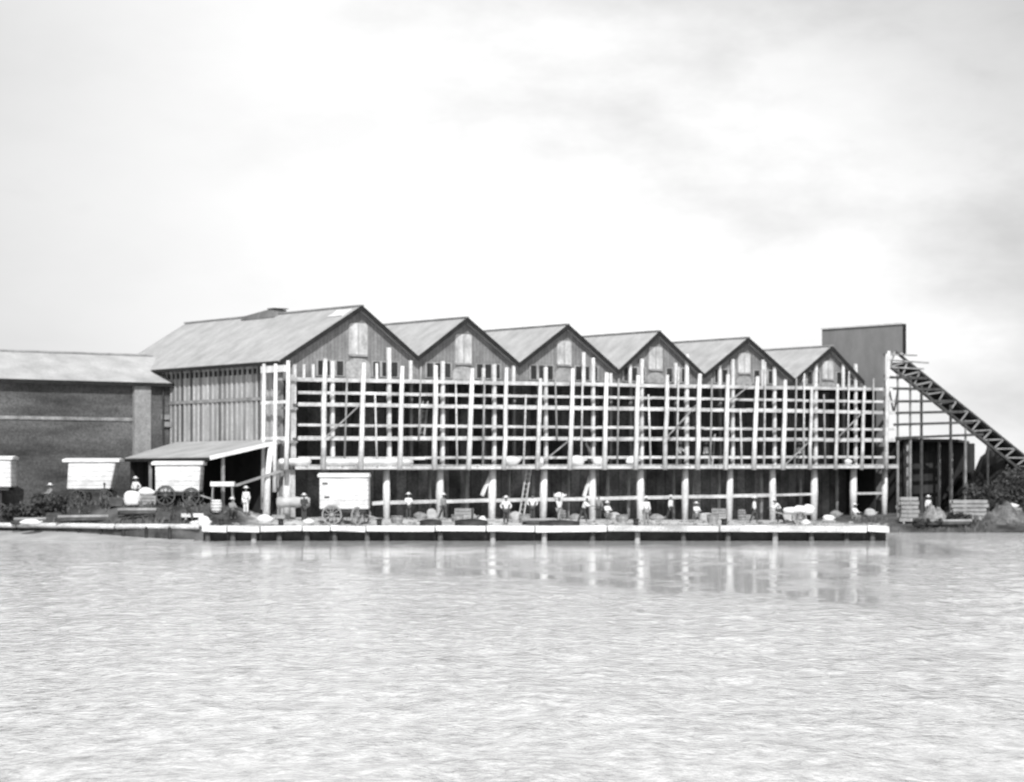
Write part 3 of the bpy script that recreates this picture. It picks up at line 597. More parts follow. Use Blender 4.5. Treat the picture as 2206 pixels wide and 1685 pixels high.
a = sd_(505, 1043, -3.3); m_ = MB(); m_.bar((-3.7, -.3, zat(1046, 155)), (-.3, -.6, zat(1012, 157)), .1, .16); m_.build('sloping_rail', M['dimwood'], lt)

# ---------------------------------------------------------------- timber quay
qy = thing('timber_quay', 'long pale timber quay edge standing on piles in the river', 'quay', (0, 150, 0))
X = -18.9; i = 0
segs = []
while X < 22.6:
    ln = rnd.uniform(1.4, 4.5) if X < 5 else rnd.uniform(4, 9); ln = min(ln, 23.0-X); segs.append((X, X+ln)); X += ln
for (a, b) in segs:
    m_ = MB(); dz = rnd.uniform(-.05, .05); lo_ = rnd.uniform(.54, .64); m_.quadbox([(a+.03, -.35, lo_+dz), (b-.03, -.35, lo_-dz), (b-.03, .0, lo_-dz), (a+.03, .0, lo_+dz), (a+.03, -.35, .93+dz), (b-.03, -.35, .93-dz), (b-.03, 0, .93-dz), (a+.03, 0, .93+dz)])
    m_.build('stringer', M['pole'] if rnd.random() < .6 else M['beam'], qy, bevel=.05)
m_ = MB(); x = -18.8
while x < 22.9:
    m_.box(x, x+.26, .005, 1.6, .86+rnd.uniform(-.01, .01), .945+rnd.uniform(-.01, .01)); x += .28
m_.build('decking', M['sand'], qy)
for px in (446, 500, 545, 600, 660, 720, 790, 832, 948, 1061, 1172, 1276, 1373, 1472, 1568, 1670, 1748, 1825, 1880):
    x = xat(px, 150); m_ = MB(); m_.tube([(x, .16+.15*(px % 2), -1.5), (x+.03, .16+.15*(px % 2), .85)], .17, 10); m_.build('pile', M['steel'] if px not in (545, 1061, 1172, 1373, 1670) else M['dimwood'], qy, smooth=True)  # most piles coloured darker to paint the shade below the quay
m_ = MB(); m_.box(-18.9, 22.9, .6, .7, -1, .84); m_.build('quay_shade_sheet', M['tarp'], qy)  # black sheet standing in for the shade under the deck
# timber edging on the left bank
eg = thing('bank_edging', 'low pale log edging at the foot of the dark left bank', 'edging', (-27, 153, 0))
x = -60.0
while x < -19.3:
    ln = rnd.uniform(3, 7); b = min(x+ln, -19.1); m_ = MB(); skip = -33.6 < (x+b)/2 < -31.5
    ya = edgeY(x)-.25-153; yb = edgeY(b)-.25-153; m_.tube([(x+27+.06, ya, .86), ((x+b)/2+27, (ya+yb)/2, .88+rnd.uniform(-.02, .02)), (b+27-.06, yb, .86)], .16, 8)
    m_.build('log', M['beam'], eg, smooth=True); x = b
x = -60.0
while x < -19.5:
    m_ = MB(); m_.tube([(x+27, edgeY(x)-153-.02, -.4), (x+27, edgeY(x)-153-.02, .85)], .12, 6); x += 1.5; m_.build('stake', M['tarp'], eg)

# ---------------------------------------------------------------- wagons
def wheel(par, x, y, r, rz=0, tilt=0, mt=None):
    w_ = MB(); n = 28; ri = r*.86
    for k in range(n):
        a0 = 2*math.pi*k/n; a1 = 2*math.pi*(k+1)/n
        w_.quadbox([(c*math.cos(a), yy, c*math.sin(a)) for c, a, yy in ((ri, a0, -.05), (r, a0, -.05), (r, a1, -.05), (ri, a1, -.05), (ri, a0, .05), (r, a0, .05), (r, a1, .05), (ri, a1, .05))])
    o = w_.build('wheel', mt or M['dimwood'], par); o.location = (x, y, r); o.rotation_euler = (0, tilt, rz)
    s_ = MB()
    for k in range(10):
        a = 2*math.pi*k/10; s_.bar((r*.12*math.cos(a), 0, r*.12*math.sin(a)), (ri*1.01*math.cos(a), 0, ri*1.01*math.sin(a)), .045, .045, up=(0, 1, 0))
    s_.build('spokes', mt or M['dimwood'], o)
    h_ = MB(); h_.tube([(0, -.14, 0), (0, .14, 0)], r*.17, 10); h_.build('hub', mt or M['dimwood'], o)
    return o
def wagon(x0, x1, ytop, ybody, Y, label, taper=(0, 0, 0, 0), rz=0, wr=.62, latch=False, wheels=True, lip=(.2, .12)):
    k = FPX/Y; w = (x1-x0)/k; X = xat((x0+x1)/2, Y); g = gz(X, Y)
    t = thing('wagon', label, 'wagon', (X, Y, g), rz, 'white covered wagons on the bank')
    zt = zat(ytop, Y)-g; zb = zat(ybody, Y)-g; l0 = -w/2+lip[0]; r0 = w/2-lip[1]; D = 1.9
    m_ = MB(); tl, tr, bl, br = taper
    m_.quadbox([(l0+bl, -.8, zb), (r0-br, -.8, zb), (r0-br, D-.8, zb), (l0+bl, D-.8, zb), (l0+tl, -.8, zt-.28), (r0-tr, -.8, zt-.28), (r0-tr, D-.8, zt-.28), (l0+tl, D-.8, zt-.28)])
    m_.build('body', M['wagonside'], t, bevel=.09)
    m_ = MB(); m_.prism([(-.92, zt-.277), (D-.68, zt-.277), (D-.68, zt-.08), (D/2-.8, zt), (-.92, zt-.08)], 0, -w/2, w/2); m_.build('roof', M['canvas'], t, bevel=.05)
    m_ = MB(); m_.box(l0+bl+.15, r0-br-.15, -.7, -.55, zb-.2, zb-.003); m_.box(l0+bl+.15, r0-br-.15, D-1.1, D-.95, zb-.2, zb-.003)
    for xx in (-w*.22, w*.27): m_.bar((xx, -.9, wr), (xx, D-.7, wr), .1, .1); m_.box(xx-.06, xx+.06, -.5, D-1.2, wr-.02, zb-.18)
    m_.build('chassis', M['iron'], t)
    if latch:
        for zz, xx in ((zt-.65, l0+.38), (zb+.75, l0+.5)): m_ = MB(); m_.box(xx-.2, xx+.14, -.84, -.802, zz-.05, zz+.05); m_.build('latch', M['iron'], t)
    m_ = MB(); m_.bar((w/2-.3, .1, wr), (w/2+.55, .1, wr-.28), .1, .1); m_.build('drawbar', M['dimwood'], t)
    wm = M['plaster'] if latch else M['steel']
    wheel(t, -w*.22, -.92, wr, 0, 0, wm); wheel(t, -w*.22, D-.66, wr, 0, 0, wm)
    tr_ = R(55) if latch else 0
    wheel(t, w*.27, -.92, wr*.9, tr_, 0, wm); wheel(t, w*.27+(.25 if latch else 0), D-.66, wr*.9, -tr_*.6, 0, wm)
    return t
wagon(686, 797, 1019, 1097, 152.2, 'big white wagon with turned wheels on the quay at the warehouse corner', latch=True, lip=(.12, .05))
wagon(330, 441, 993, 1060, 154.6, 'white wagon standing in front of the lean-to roof', taper=(0, 0, .02, .1), lip=(.22, .15))
wagon(139, 262, 987, 1054, 157.6, 'white wagon with a wide roof and narrow body before the dark brick wall', taper=(.2, .2, .1, .55), lip=(.18, .05), wr=.5)
wagon(-90, 33, 982, 1050, 158.2, 'white wagon cut off by the left edge of the view', lip=(.1, .12))

# ---------------------------------------------------------------- people
def skin(name, verts, edges, mt, par=None, lev=1):
    me = bpy.data.meshes.new(name); me.from_pydata([p for p, r in verts], edges, []); me.materials.append(mt)
    o = bpy.data.objects.new(name, me); COL.objects.link(o)
    if par: o.parent = par
    s = o.modifiers.new('skin', 'SKIN'); s.use_smooth_shade = True
    for i, (p, r) in enumerate(verts): me.skin_vertices[0].data[i].radius = (r, r) if not isinstance(r, tuple) else r
    me.skin_vertices[0].data[0].use_root = True
    b = o.modifiers.new('sub', 'SUBSURF'); b.levels = lev; b.render_levels = lev
    return o
def person(px, Y, label, rz=0, arms='down', legs='stand', shirt='cloth_w', pants='cloth_d', hat=True, zfloor=None, scale=1.0, lean=0.0, pos=None):
    X = xat(px, Y) if pos is None else pos[0]; Y = Y if pos is None else pos[1]
    zf = gz(X, Y) if zfloor is None else zfloor
    t = thing('person', label, 'person', (X, Y, zf), rz); t.scale = (scale,)*3
    hip = .9 if legs != 'crouch' else .45
    ly = math.sin(lean); lz = math.cos(lean)
    def tor(h, x=0, y=0): return (x, y-h*ly, hip+h*lz)       # the figure faces -y
    V_ = []; E = []
    def add(p, r, q=None):
        V_.append((p, r)); 
        if q is not None: E.append((q, len(V_)-1))
        return len(V_)-1
    pel = add((0, 0, hip), .13); wa = add(tor(.2), .115, pel); ch = add(tor(.4), .14, wa); nb = add(tor(.53), .07, ch)
    nk = add(tor(.6), .05, nb); jaw = add(tor(.66, 0, -.02), .07, nk); sk = add(tor(.77, 0, .0), .093, jaw); tp = add(tor(.84, 0, .01), .05, sk)
    nose = add(tor(.71, 0, -.10), .014, jaw)
    J = {'sh': [], 'leg': []}
    for s in (-1, 1):
        sh = add(tor(.48, s*.18), .06, ch)
        shp = Vector(V_[sh][0])
        if arms == 'akimbo': el = shp+Vector((s*.17, .08, -.22)); wr_ = el+Vector((-s*.15, -.1, -.2)); hd = wr_+Vector((-s*.04, -.05, -.04))
        elif arms == 'forward': el = shp+Vector((s*.03, -.14, -.22)); wr_ = el+Vector((-s*.03, -.24, -.02)); hd = wr_+Vector((0, -.08, 0))
        elif arms == 'up': el = shp+Vector((s*.14, -.1, .18)); wr_ = el+Vector((s*.02, -.05, .24)); hd = wr_+Vector((0, 0, .08))
        else: el = shp+Vector((s*.06, .02, -.28)); wr_ = el+Vector((s*.01, -.06, -.24)); hd = wr_+Vector((0, -.02, -.08))
        e_ = add(tuple(el), .042, sh); w_ = add(tuple(wr_), .03, e_); h_ = add(tuple(hd), .036, w_)
        d = (hd-wr_).normalized(); sx = Vector((0, 1, 0)).cross(d) if abs(d.y) < .8 else Vector((1, 0, 0)); sx.normalize()
        for k, ln in enumerate((.065, .08, .085, .075)):
            b0 = hd+sx*(k-1.5)*.02+d*.03; f1 = add(tuple(b0+d*ln*.5), .009, h_); add(tuple(b0+d*ln+Vector((0, -.015, 0))), .008, f1)
        th = add(tuple(hd+sx*.045), .011, h_); add(tuple(hd+sx*.06+d*.035), .009, th)
        J['sh'].append((shp, el, wr_))
        hp = add((s*.09, 0, hip-.04), .09, pel)
        if legs == 'stride': kn = Vector((s*.1, -.16*s, .47)); an = Vector((s*.1, -.2*s+(.12 if s < 0 else 0), .08))
        elif legs == 'crouch': kn = Vector((s*.16, -.38, .48)); an = Vector((s*.13, -.1, .08))
        else: kn = Vector((s*.1, -.02, .48)); an = Vector((s*.11, 0, .08))
        k_ = add(tuple(kn), .058, hp); a_ = add(tuple(an), .04, k_); add((an.x, an.y-.14, .035), .035, a_)
        J['leg'].append((Vector((s*.09, 0, hip-.04)), kn, an))
    skin('body', V_, E, M['skin'], t)
    # shirt
    v2 = [((0, 0, hip+.02), .165), (tor(.2), .15), (tor(.4), .175), (tor(.5), .10)]; e2 = [(0, 1), (1, 2), (2, 3)]
    for sh, el, wr_ in J['sh']:
        o = len(v2); v2 += [(tuple(sh), .085), (tuple(el), .062), (tuple(el.lerp(wr_, .8)), .05)]; e2 += [(2, o), (o, o+1), (o+1, o+2)]
    skin('shirt', v2, e2, M[shirt], t)
    v3 = [((0, 0, hip), .155)]; e3 = []
    for hp, kn, an in J['leg']:
        o = len(v3); v3 += [(tuple(hp), .115), (tuple(kn), .08), (tuple(kn.lerp(an, .85)), .065)]; e3 += [(0, o), (o, o+1), (o+1, o+2)]
    skin('trousers', v3, e3, M[pants], t)
    hc = Vector(tor(.82, 0, .0))
    if hat:
        m_ = MB(); m_.tube([hc+Vector((0, 0, -.035)), hc+Vector((0, 0, -.01))], [.21, .2], 16); m_.tube([hc+Vector((0, 0, -.01)), hc+Vector((0, 0, .06)), hc+Vector((0, 0, .09))], [.115, .105, .06], 16); m_.build('hat', M['straw'], t, smooth=False)
    else:
        m_ = MB(); m_.blob(tuple(hc+Vector((0, .02, -.02))), (.1, .11, .085), 3, 2, .03); m_.build('hair', M['hair'], t, smooth=True)
    return t
person(1090, 153.2, 'person in a white shirt with hands on hips standing on the pale quay', 0, 'akimbo', 'stand')
person(1392, 153.0, 'person in a white shirt and hat standing beside a ground post on the quay', .3, 'down', 'stand', pants='cloth_g')
person(1256, 158.5, 'person in white stooping under the raking strut', 1.2, 'forward', 'stride', lean=.4)
person(880, 160.6, 'person in white at the rail right of the big wagon', .2, 'forward', 'stand')
person(1147, 166.0, 'person in a white shirt inside the open ground storey', 0, 'akimbo', 'stand', hat=False)
person(1308, 169.5, 'person in pale clothes crouching in the fifth ground bay', .5, 'forward', 'crouch', pants='cloth_g')
person(1290, 169.9, 'dark clad person standing behind the crouching one', -.3, 'down', 'stand', shirt='cloth_g', hat=False)
person(1681, 157.2, 'person in white bending to push the loaded handcart', -1.4, 'forward', 'stride', lean=.6)
person(1500, 176, 'person in pale clothes crouching deep in a middle ground bay', .4, 'forward', 'crouch', pants='cloth_g')
person(1841, 168, 'person in pale clothes crouching by a post near the right end', .8, 'forward', 'crouch', shirt='cloth_w', pants='cloth_g')
person(1445, 176.4, 'person in white walking inside the open ground storey', 1.0, 'down', 'stride', shirt='cloth_w')
person(530, 154.2, 'person in white at the mouth of the lean-to', -.4, 'down', 'stand', pants='cloth_w')
person(408, 151.9, 'dark clad person on the bank in front of the second wagon', .6, 'forward', 'stride', shirt='cloth_d', hat=False)
person(1205, 158.0, 'person carrying a white sack across the sand beside the fifth ground post', -.8, 'up', 'stride', pants='cloth_g')
person(955, 161.5, 'dark clad person beside the third ground post', .9, 'down', 'stride', shirt='cloth_g')
person(1625, 160.0, 'person in white with dark trousers walking left of the handcart', 1.5, 'down', 'stride')
person(655, 154.6, 'dark clad person between the canvas bale and the big wagon', .3, 'forward', 'stand', shirt='cloth_d')
person(500, 152.6, 'person in grey crouching beside the white barrel', .6, 'forward', 'crouch', shirt='cloth_g')
person(292, 156.6, 'person in white on the bank between the first two wagons', -.5, 'akimbo', 'stand')
person(225, 155.0, 'dark clad person on the bank before the narrow bodied wagon', .2, 'down', 'stride', shirt='cloth_d', hat=False)
person(108, 157.0, 'person in grey on the bank left of the narrow bodied wagon', -.9, 'forward', 'stand', shirt='cloth_g')
person(2000, 181.0, 'person in pale shirt under the conveyor trestle', .5, 'down', 'stand')
def gallery_person(px, label, **k):
    p = fr(px, 1000, .2); X, Y = wl(p.x, .2); person(px, Y, label, pos=(X, Y), zfloor=lv('floor3', p.x)+.04, **k)
gallery_person(1272, 'person in white carrying a bundle on the lowest gallery', arms='up', rz=.2)
gallery_person(1463, 'person in white leaning on the lowest gallery rail, left of a pair', arms='forward', rz=.5, lean=.2)
gallery_person(1521, 'person in white hat behind the lowest gallery rail, right of a pair', arms='down', rz=.8)
gallery_person(1722, 'person in white with arms on hips on the lowest gallery', arms='akimbo', rz=.6)

def ladder(px, t, z0, z1, lean_, label):
    p = fr(px, 1000, t); X, Y = wl(p.x, t); ld = thing('ladder', label, 'ladder', (X, Y, z0), TH); h = z1-z0
    for sx_ in (-.2, .2): m_ = MB(); m_.bar((sx_, 0, 0), (sx_+lean_, .25, h), .06, .07, up=(0, 1, 0)); m_.build('rail', M['beam'], ld)
    n = int(h/.33)
    for k in range(1, n): u = k/n; m_ = MB(); m_.tube([(-.22+lean_*u, .25*u, h*u), (.22+lean_*u, .25*u, h*u)], .022, 6); m_.build('rung', M['beam'], ld)
ladder(1122, -.45, 1.0, lv('floor3', 22)-.1, .9, 'leaning ladder in the ground storey between two posts near the centre')
ladder(908, .5, lv('floor2', 12)+.03, lv('floor1', 12)+.4, .5, 'ladder on the middle gallery near the second gable')
ladder(1530, .5, lv('floor3', 37)+.03, lv('floor2', 37)+.4, .5, 'ladder on the lowest gallery below the fifth gable')

# ---------------------------------------------------------------- handcart
hc = thing('handcart', 'low handcart loaded with white sacks in front of the right-hand bays', 'handcart', (xat(1718, 157), 157, gz(xat(1718, 157), 157)))
m_ = MB(); m_.box(-.95, .9, -.45, .45, .62, .7); m_.build('bed', M['dimwood'], hc)
m_ = MB(); [m_.bar((-.9, y, .66), (-1.7, y, .85), .07, .07) for y in (-.35, .35)]; m_.build('handle', M['dimwood'], hc)
for y in (-.55, .55): wheel(hc, .1, y, .42)
m_ = MB(); m_.bar((.5, 0, 0), (.5, 0, .62), .08, .08, up=(0, 1, 0)); m_.build('prop', M['dimwood'], hc)

# ---------------------------------------------------------------- sacks, rolls, barrels, boats
def sack(px, Y, zb, w, h, label, d=.5, cat='sack', name='sack', mt='sack', rz=0, X=None, group='white sacks lying about the works'):
    X = xat(px, Y) if X is None else X; m_ = MB(); m_.blob((0, 0, h*.42), (w/2, d/2, h*.56), int(px*7), 3, .12)
    m_.tube([(w*.42, 0, h*.45), (w*.52, 0, h*.5), (w*.58, 0, h*.52)], [.08, .04, .07], 7)
    o = m_.build(name, M[mt], smooth=True); o.location = (X, Y, zb); o.rotation_euler = (0, 0, rz); return tag(o, label, cat, group)
X, Y = xat(1718, 157), 157; z = gz(X, Y)+.7
sack(1700, Y, z, .9, .42, 'white sack at the handle end of the handcart', X=X-.45)
sack(1718, Y, z, .95, .5, 'white sack in the middle of the handcart load', X=X+.2, rz=.3)
sack(1733, Y, z-.02, .7, .6, 'white sack hanging over the front of the handcart', X=X+.72, rz=-.2)
def gal(px, w, h, label, t=-.92, **k):
    p = fr(px, 1003, t); X, Y = wl(p.x, t); return sack(px, Y, lv('floor3', p.x)+.2, w, h, label, X=X, rz=TH, **k)
gal(1102, 1.35, .62, 'white sack on the walkway right of the seventh scaffold pole')
gal(1163, .6, .5, 'small white sack on the walkway at the eighth scaffold pole')
gal(1243, 1.5, .65, 'big white sack on the walkway under the gallery bundle carrier')
gal(1292, 1.2, .55, 'white sack on the walkway left of the tenth scaffold pole')
gal(1362, 1.1, .58, 'white sack on the walkway left of the eleventh scaffold pole')
gal(1828, .6, .45, 'small white sack on the walkway near the right end')
def roll(px0, px1, r, label, t, nm='canvas_roll', lvl=None, mt='canvas', z=None):
    a = fr(px0, 1003, t); b = fr(px1, 1003, t); zz = lambda s: (lv('floor3', s)+.19+r*.9) if z is None else z
    m_ = MB(); n = 12; q = random.Random(px0); pts = [(0+(b.x-a.x)*i/n, 0, zz(a.x+(b.x-a.x)*i/n)-zz(a.x)) for i in range(n+1)]
    m_.tube(pts, [r*q.uniform(.85, 1.08) if 0 < i < n else r*.75 for i in range(n+1)], 12)
    m_.build('canvas', M[mt], (rt := thing(nm, label, 'canvas roll', (*wl(a.x, t), zz(a.x)), TH)), smooth=True)
    m_ = MB(); [m_.tube([(x, 0, pts[0][2]*0+(pts[-1][2])*x/(b.x-a.x)), (x+.06, 0, pts[-1][2]*x/(b.x-a.x))], r*1.12, 12) for x in [(b.x-a.x)*k for k in (.2, .5, .8)]]; m_.build('rope_tie', M['sack'], rt)
    return rt
roll(602, 668, .22, 'short white canvas roll at the left end of the walkway', -.95)
roll(692, 888, .2, 'long white canvas roll on the walkway above the big wagon', -.95)
# items on the ground by the corner
Y = 155.5; X = xat(632, Y); rt = thing('canvas_roll', 'greyish canvas bale lying on trestles under the corner of the walkway', 'canvas roll', (X, Y, gz(X, Y)))
m_ = MB(); m_.tube([(-1.05+.21*i, 0, 1.15) for i in range(11)], [.28]+[.36*rnd.uniform(.85, 1.05) for _ in range(9)]+[.28], 12); m_.build('canvas', M['canvas_grey'], rt, smooth=True)
m_ = MB(); [(m_.bar((x, -.35, 0), (x, 0, .85), .09, .09, up=(1, 0, 0)), m_.bar((x, .35, 0), (x, 0, .85), .09, .09, up=(1, 0, 0))) for x in (-.7, .7)]; m_.build('trestle', M['dimwood'], rt)
def barrel(px, Y, r, h, label, lie=False, mt='canvas'):
    X = xat(px, Y); t = thing('barrel', label, 'barrel', (X, Y, gz(X, Y)))
    ax = (lambda u: (0, -h/2+u*h, r)) if lie else (lambda u: (0, 0, u*h))
    m_ = MB(); m_.tube([ax(i/6) for i in range(7)], [r*(1-.22*(2*i/6-1)**2) for i in range(7)], 16); m_.build('staves', M[mt], t, smooth=True)
    m_ = MB(); [m_.tube([ax(u-.02), ax(u+.02)], r*(1-.22*(2*u-1)**2)*1.03, 16) for u in (.15, .38, .62, .85)]; m_.build('hoop', M['iron'], t); return t
def at_ground(px, py_unused, Y): return gz(xat(px, Y), Y)
barrel(466, 153.0, .36, .8, 'white barrel standing on the bank below the lean-to')
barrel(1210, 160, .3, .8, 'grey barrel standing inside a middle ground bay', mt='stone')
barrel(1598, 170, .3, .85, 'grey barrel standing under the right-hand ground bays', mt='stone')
for px, Y, w, h, lab, zo in ((285, 154.8, 1.0, .95, 'tall white sack between the first two wagons', .1), (315, 155.2, 1.1, .55, 'white sack slumped against the second wagon', .6),
                        (664, 151.8, .7, .45, 'white sack on the quay left of the big wagon', 0), (571, 153, 1.0, .6, 'white sack at the foot of the lean-to post', 0),
                        (1038, 154.5, .55, .55, 'small white sack beside the fourth ground post', 0), (1785, 160, .75, .4, 'white sack on the ground near the right end bays', .25), (1735, 156.2, .6, .35, 'white sack on the ground right of the handcart', 0), (425, 151.4, .9, .35, 'pale sack at the left end of the timber quay', 0), (440, 151.0, .8, .7, 'white sack standing at the quay corner', -.1), (65, 154, 1.3, .4, 'pale sack on the dark bank near the left edge', 0), (2180, 180, .9, .4, 'pale sack on the rubble at the far right', .9)):
    g = at_ground(px, 0, Y)+zo; sack(px, Y, g-.04, w, h, lab, d=.6, rz=rnd.uniform(-.4, .4))
sack(1205, 158.0, gz(xat(1205, 158), 158)+1.62, .8, .36, 'white sack carried on a person\'s raised hands by the fifth ground post', d=.5)
def basket(px, Y, r_, h, label):
    X = xat(px, Y); m_ = MB(); m_.tube([(0, 0, 0), (0, 0, h*.6), (0, 0, h)], [r_*.75, r_, r_*.92], 12); m_.tube([(0, 0, h+.002), (0, 0, h+.05)], [r_*1.02, r_*.98], 12)
    o = m_.build('basket', M['stone'], smooth=False); o.location = (X, Y, gz(X, Y)); tag(o, label, 'basket')
basket(985, 156, .4, .5, 'round basket on the sand behind the middle upturned boat')
basket(1130, 156.5, .38, .55, 'round basket on the sand right of the fourth ground post')
basket(1340, 160, .42, .5, 'round basket on the sand in front of the sixth ground bay')
basket(1535, 162, .4, .55, 'round basket on the sand in front of the eighth ground bay')
basket(855, 154, .4, .45, 'round basket on the sand right of the big wagon')
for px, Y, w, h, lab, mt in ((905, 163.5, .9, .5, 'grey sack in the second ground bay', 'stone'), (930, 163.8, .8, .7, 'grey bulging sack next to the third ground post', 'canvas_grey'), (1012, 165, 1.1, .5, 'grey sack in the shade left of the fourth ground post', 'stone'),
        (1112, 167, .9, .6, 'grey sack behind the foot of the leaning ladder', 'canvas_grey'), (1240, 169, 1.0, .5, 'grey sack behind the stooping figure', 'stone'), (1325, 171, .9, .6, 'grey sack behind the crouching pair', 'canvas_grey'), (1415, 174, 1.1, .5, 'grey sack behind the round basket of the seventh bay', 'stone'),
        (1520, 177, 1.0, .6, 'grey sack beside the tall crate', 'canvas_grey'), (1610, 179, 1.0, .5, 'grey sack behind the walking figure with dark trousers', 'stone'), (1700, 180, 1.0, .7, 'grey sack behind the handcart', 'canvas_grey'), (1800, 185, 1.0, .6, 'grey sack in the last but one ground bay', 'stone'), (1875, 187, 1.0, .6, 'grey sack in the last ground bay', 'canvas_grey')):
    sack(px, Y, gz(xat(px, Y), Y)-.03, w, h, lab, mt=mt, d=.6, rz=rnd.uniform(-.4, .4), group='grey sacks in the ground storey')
def logs(px, Y, ln, n, rz, label):
    X = xat(px, Y); t = thing('log_pile', label, 'log pile', (X, Y, gz(X, Y)), rz)
    for k in range(n): m_ = MB(); yy = (k-n/2)*.24; zz_ = .1+(.2 if k % 3 == 1 else 0); m_.tube([(-ln/2+rnd.uniform(-.2, .2), yy, zz_), (ln/2+rnd.uniform(-.2, .2), yy+.05, zz_+.03)], .11, 7); m_.build('log', M['dimwood'] if k % 2 else M['steel'], t, smooth=True)
logs(180, 154.6, 3.0, 6, .1, 'dark log pile on the left bank below the narrow bodied wagon')
logs(300, 153.6, 2.4, 5, -.15, 'dark log pile on the bank between two wagons')
logs(75, 155.5, 2.6, 5, .05, 'dark log pile near the left edge of the bank')
logs(2040, 176, 3.0, 6, .05, 'dark log pile at the waterside below the conveyor')
logs(1160, 152.4, 1.8, 4, .1, 'short grey log pile on the quay behind the long upturned boat')
# crate supports so nothing floats
def crate(px, Y, w, d, h, label, mt='dimwood'):
    X = xat(px, Y); t = thing('crate', label, 'crate', (X, Y, gz(X, Y)), rnd.uniform(-.2, .2)); 
    m_ = MB(); m_.box(-w/2+.03, w/2-.03, -d/2+.03, d/2-.03, 0, h-.02); m_.build('box', M['darkfloor'], t)
    m_ = MB(); n = max(2, int(h/.18))
    m_.box(-w/2+.028, w/2-.028, -d/2+.028, d/2-.028, h-.021, h)
    for i in range(n): z0 = i*h/n+.02; m_.box(-w/2, w/2, -d/2, -d/2+.028, z0, z0+h/n-.04); m_.box(-w/2, w/2, d/2-.028, d/2, z0, z0+h/n-.04)
    for sx in (-1, 1):
        for sy in (-1, 1): m_.box(sx*w/2-.05*(sx+1)/2-.0, sx*w/2+.05*(1-sx)/2, sy*(d/2+.03)-.02, sy*(d/2+.03)+.02, 0, h)
    m_.build('slats', M[mt], t); return t
crate(315, 155.2, 1.2, .7, .6, 'dark crate under the sack by the second wagon')
crate(1785, 160, .9, .6, .26, 'flat crate under a sack near the right end bays')
crate(600, 153.2, .8, .6, .5, 'small dark crate in front of the warehouse corner')
crate(1550, 172, 1.0, .8, .9, 'tall crate in the shade of the right-hand ground bays')
crate(1000, 162, 1.1, .8, .8, 'crate in the shade of the third ground bay')
crate(120, 155.2, 1.0, .7, .7, 'dark crate left of the narrow bodied wagon', 'steel')
crate(350, 152.6, .9, .7, .5, 'dark crate on the bank slope below the second wagon', 'steel')
crate(250, 155.2, .8, .6, .6, 'dark crate right of the narrow bodied wagon', 'steel')
crate(2180, 180, 1.2, .9, .9, 'crate holding up the pale sack at the far right')
# a flat trestle table with white planks in the mouth of the lean-to
Y = 154.0; X = xat(480, Y); tb = thing('trestle_table', 'white topped trestle table under the lean-to eave', 'table', (X, Y, gz(X, Y)))
zt = zat(1038, Y)-gz(X, Y); m_ = MB(); m_.box(-.75, .75, -.4, .4, zt-.3, zt); m_.build('tabletop', M['canvas'], tb, bevel=.04)
for sx in (-.6, .6):
    for sy in (-.3, .3): m_ = MB(); m_.bar((sx*1.1, sy*1.1, 0), (sx, sy, zt-.302), .07, .07, up=(0, 1, 0)); m_.build('leg', M['dimwood'], tb)

def boat(px, Y, w, h, label, rz=0):
    X = xat(px, Y); t = thing('rowing_boat', label, 'boat', (X, Y, .945), rz, 'upturned boats along the quay edge')
    m_ = MB(); n = 14; kx = 9
    for i in range(n+1):
        u = i/n*2-1; b = .5*(1-abs(u)**2.6)+.02; hh = h*(1-.35*u*u)
        for j in range(kx): a = math.pi*j/(kx-1); m_.v.append((u*w/2, -b*math.cos(a), hh*math.sin(a)**.8))
    for i in range(n):
        for j in range(kx-1): m_.f.append((i*kx+j, i*kx+j+1, (i+1)*kx+j+1, (i+1)*kx+j))
    m_.f += [tuple(range(kx)), tuple(n*kx+j for j in range(kx))[::-1]]
    m_.build('hull', M['tarp'], t, smooth=True)
    m_ = MB(); m_.tube([(u*w/2, 0, h*(1-.35*u*u)+.02) for u in [k/6-1 for k in range(13)]], .035, 6); m_.build('keel', M['dark'], t)
    return t
boat(928, 150.7, 1.35, .34, 'short dark upturned boat on the quay edge, leftmost of three')
boat(1015, 150.7, 2.0, .36, 'dark upturned boat in the middle of the quay edge')
boat(1205, 150.7, 2.5, .28, 'long low dark upturned boat on the quay edge, right of the standing figure')
# mooring bollards and dark litter near the edge
def bollard(px, label):
    X = xat(px, 150.6); t = thing('bollard', label, 'bollard', (X, 150.6, .93), 0, 'dark mooring posts on the quay edge')
    m_ = MB(); m_.tube([(0, 0, 0), (0, 0, .34)], .16, 10); m_.build('shaft', M['iron'], t, smooth=True)
    m_ = MB(); m_.tube([(0, 0, .341), (0, 0, .40), (0, 0, .43)], [.22, .22, .12], 12); m_.build('cap', M['iron'], t)
for px, l in ((477, 'dark bollard at the left end of the quay below the lean-to'), (817, 'dark bollard on the quay just right of the big wagon'), (1370, 'dark bollard at the feet of the hatted figure'), (605, 'dark bollard on the quay in front of the canvas bale'), (1560, 'dark bollard on the quay in the right half of the front')): bollard(px, l)

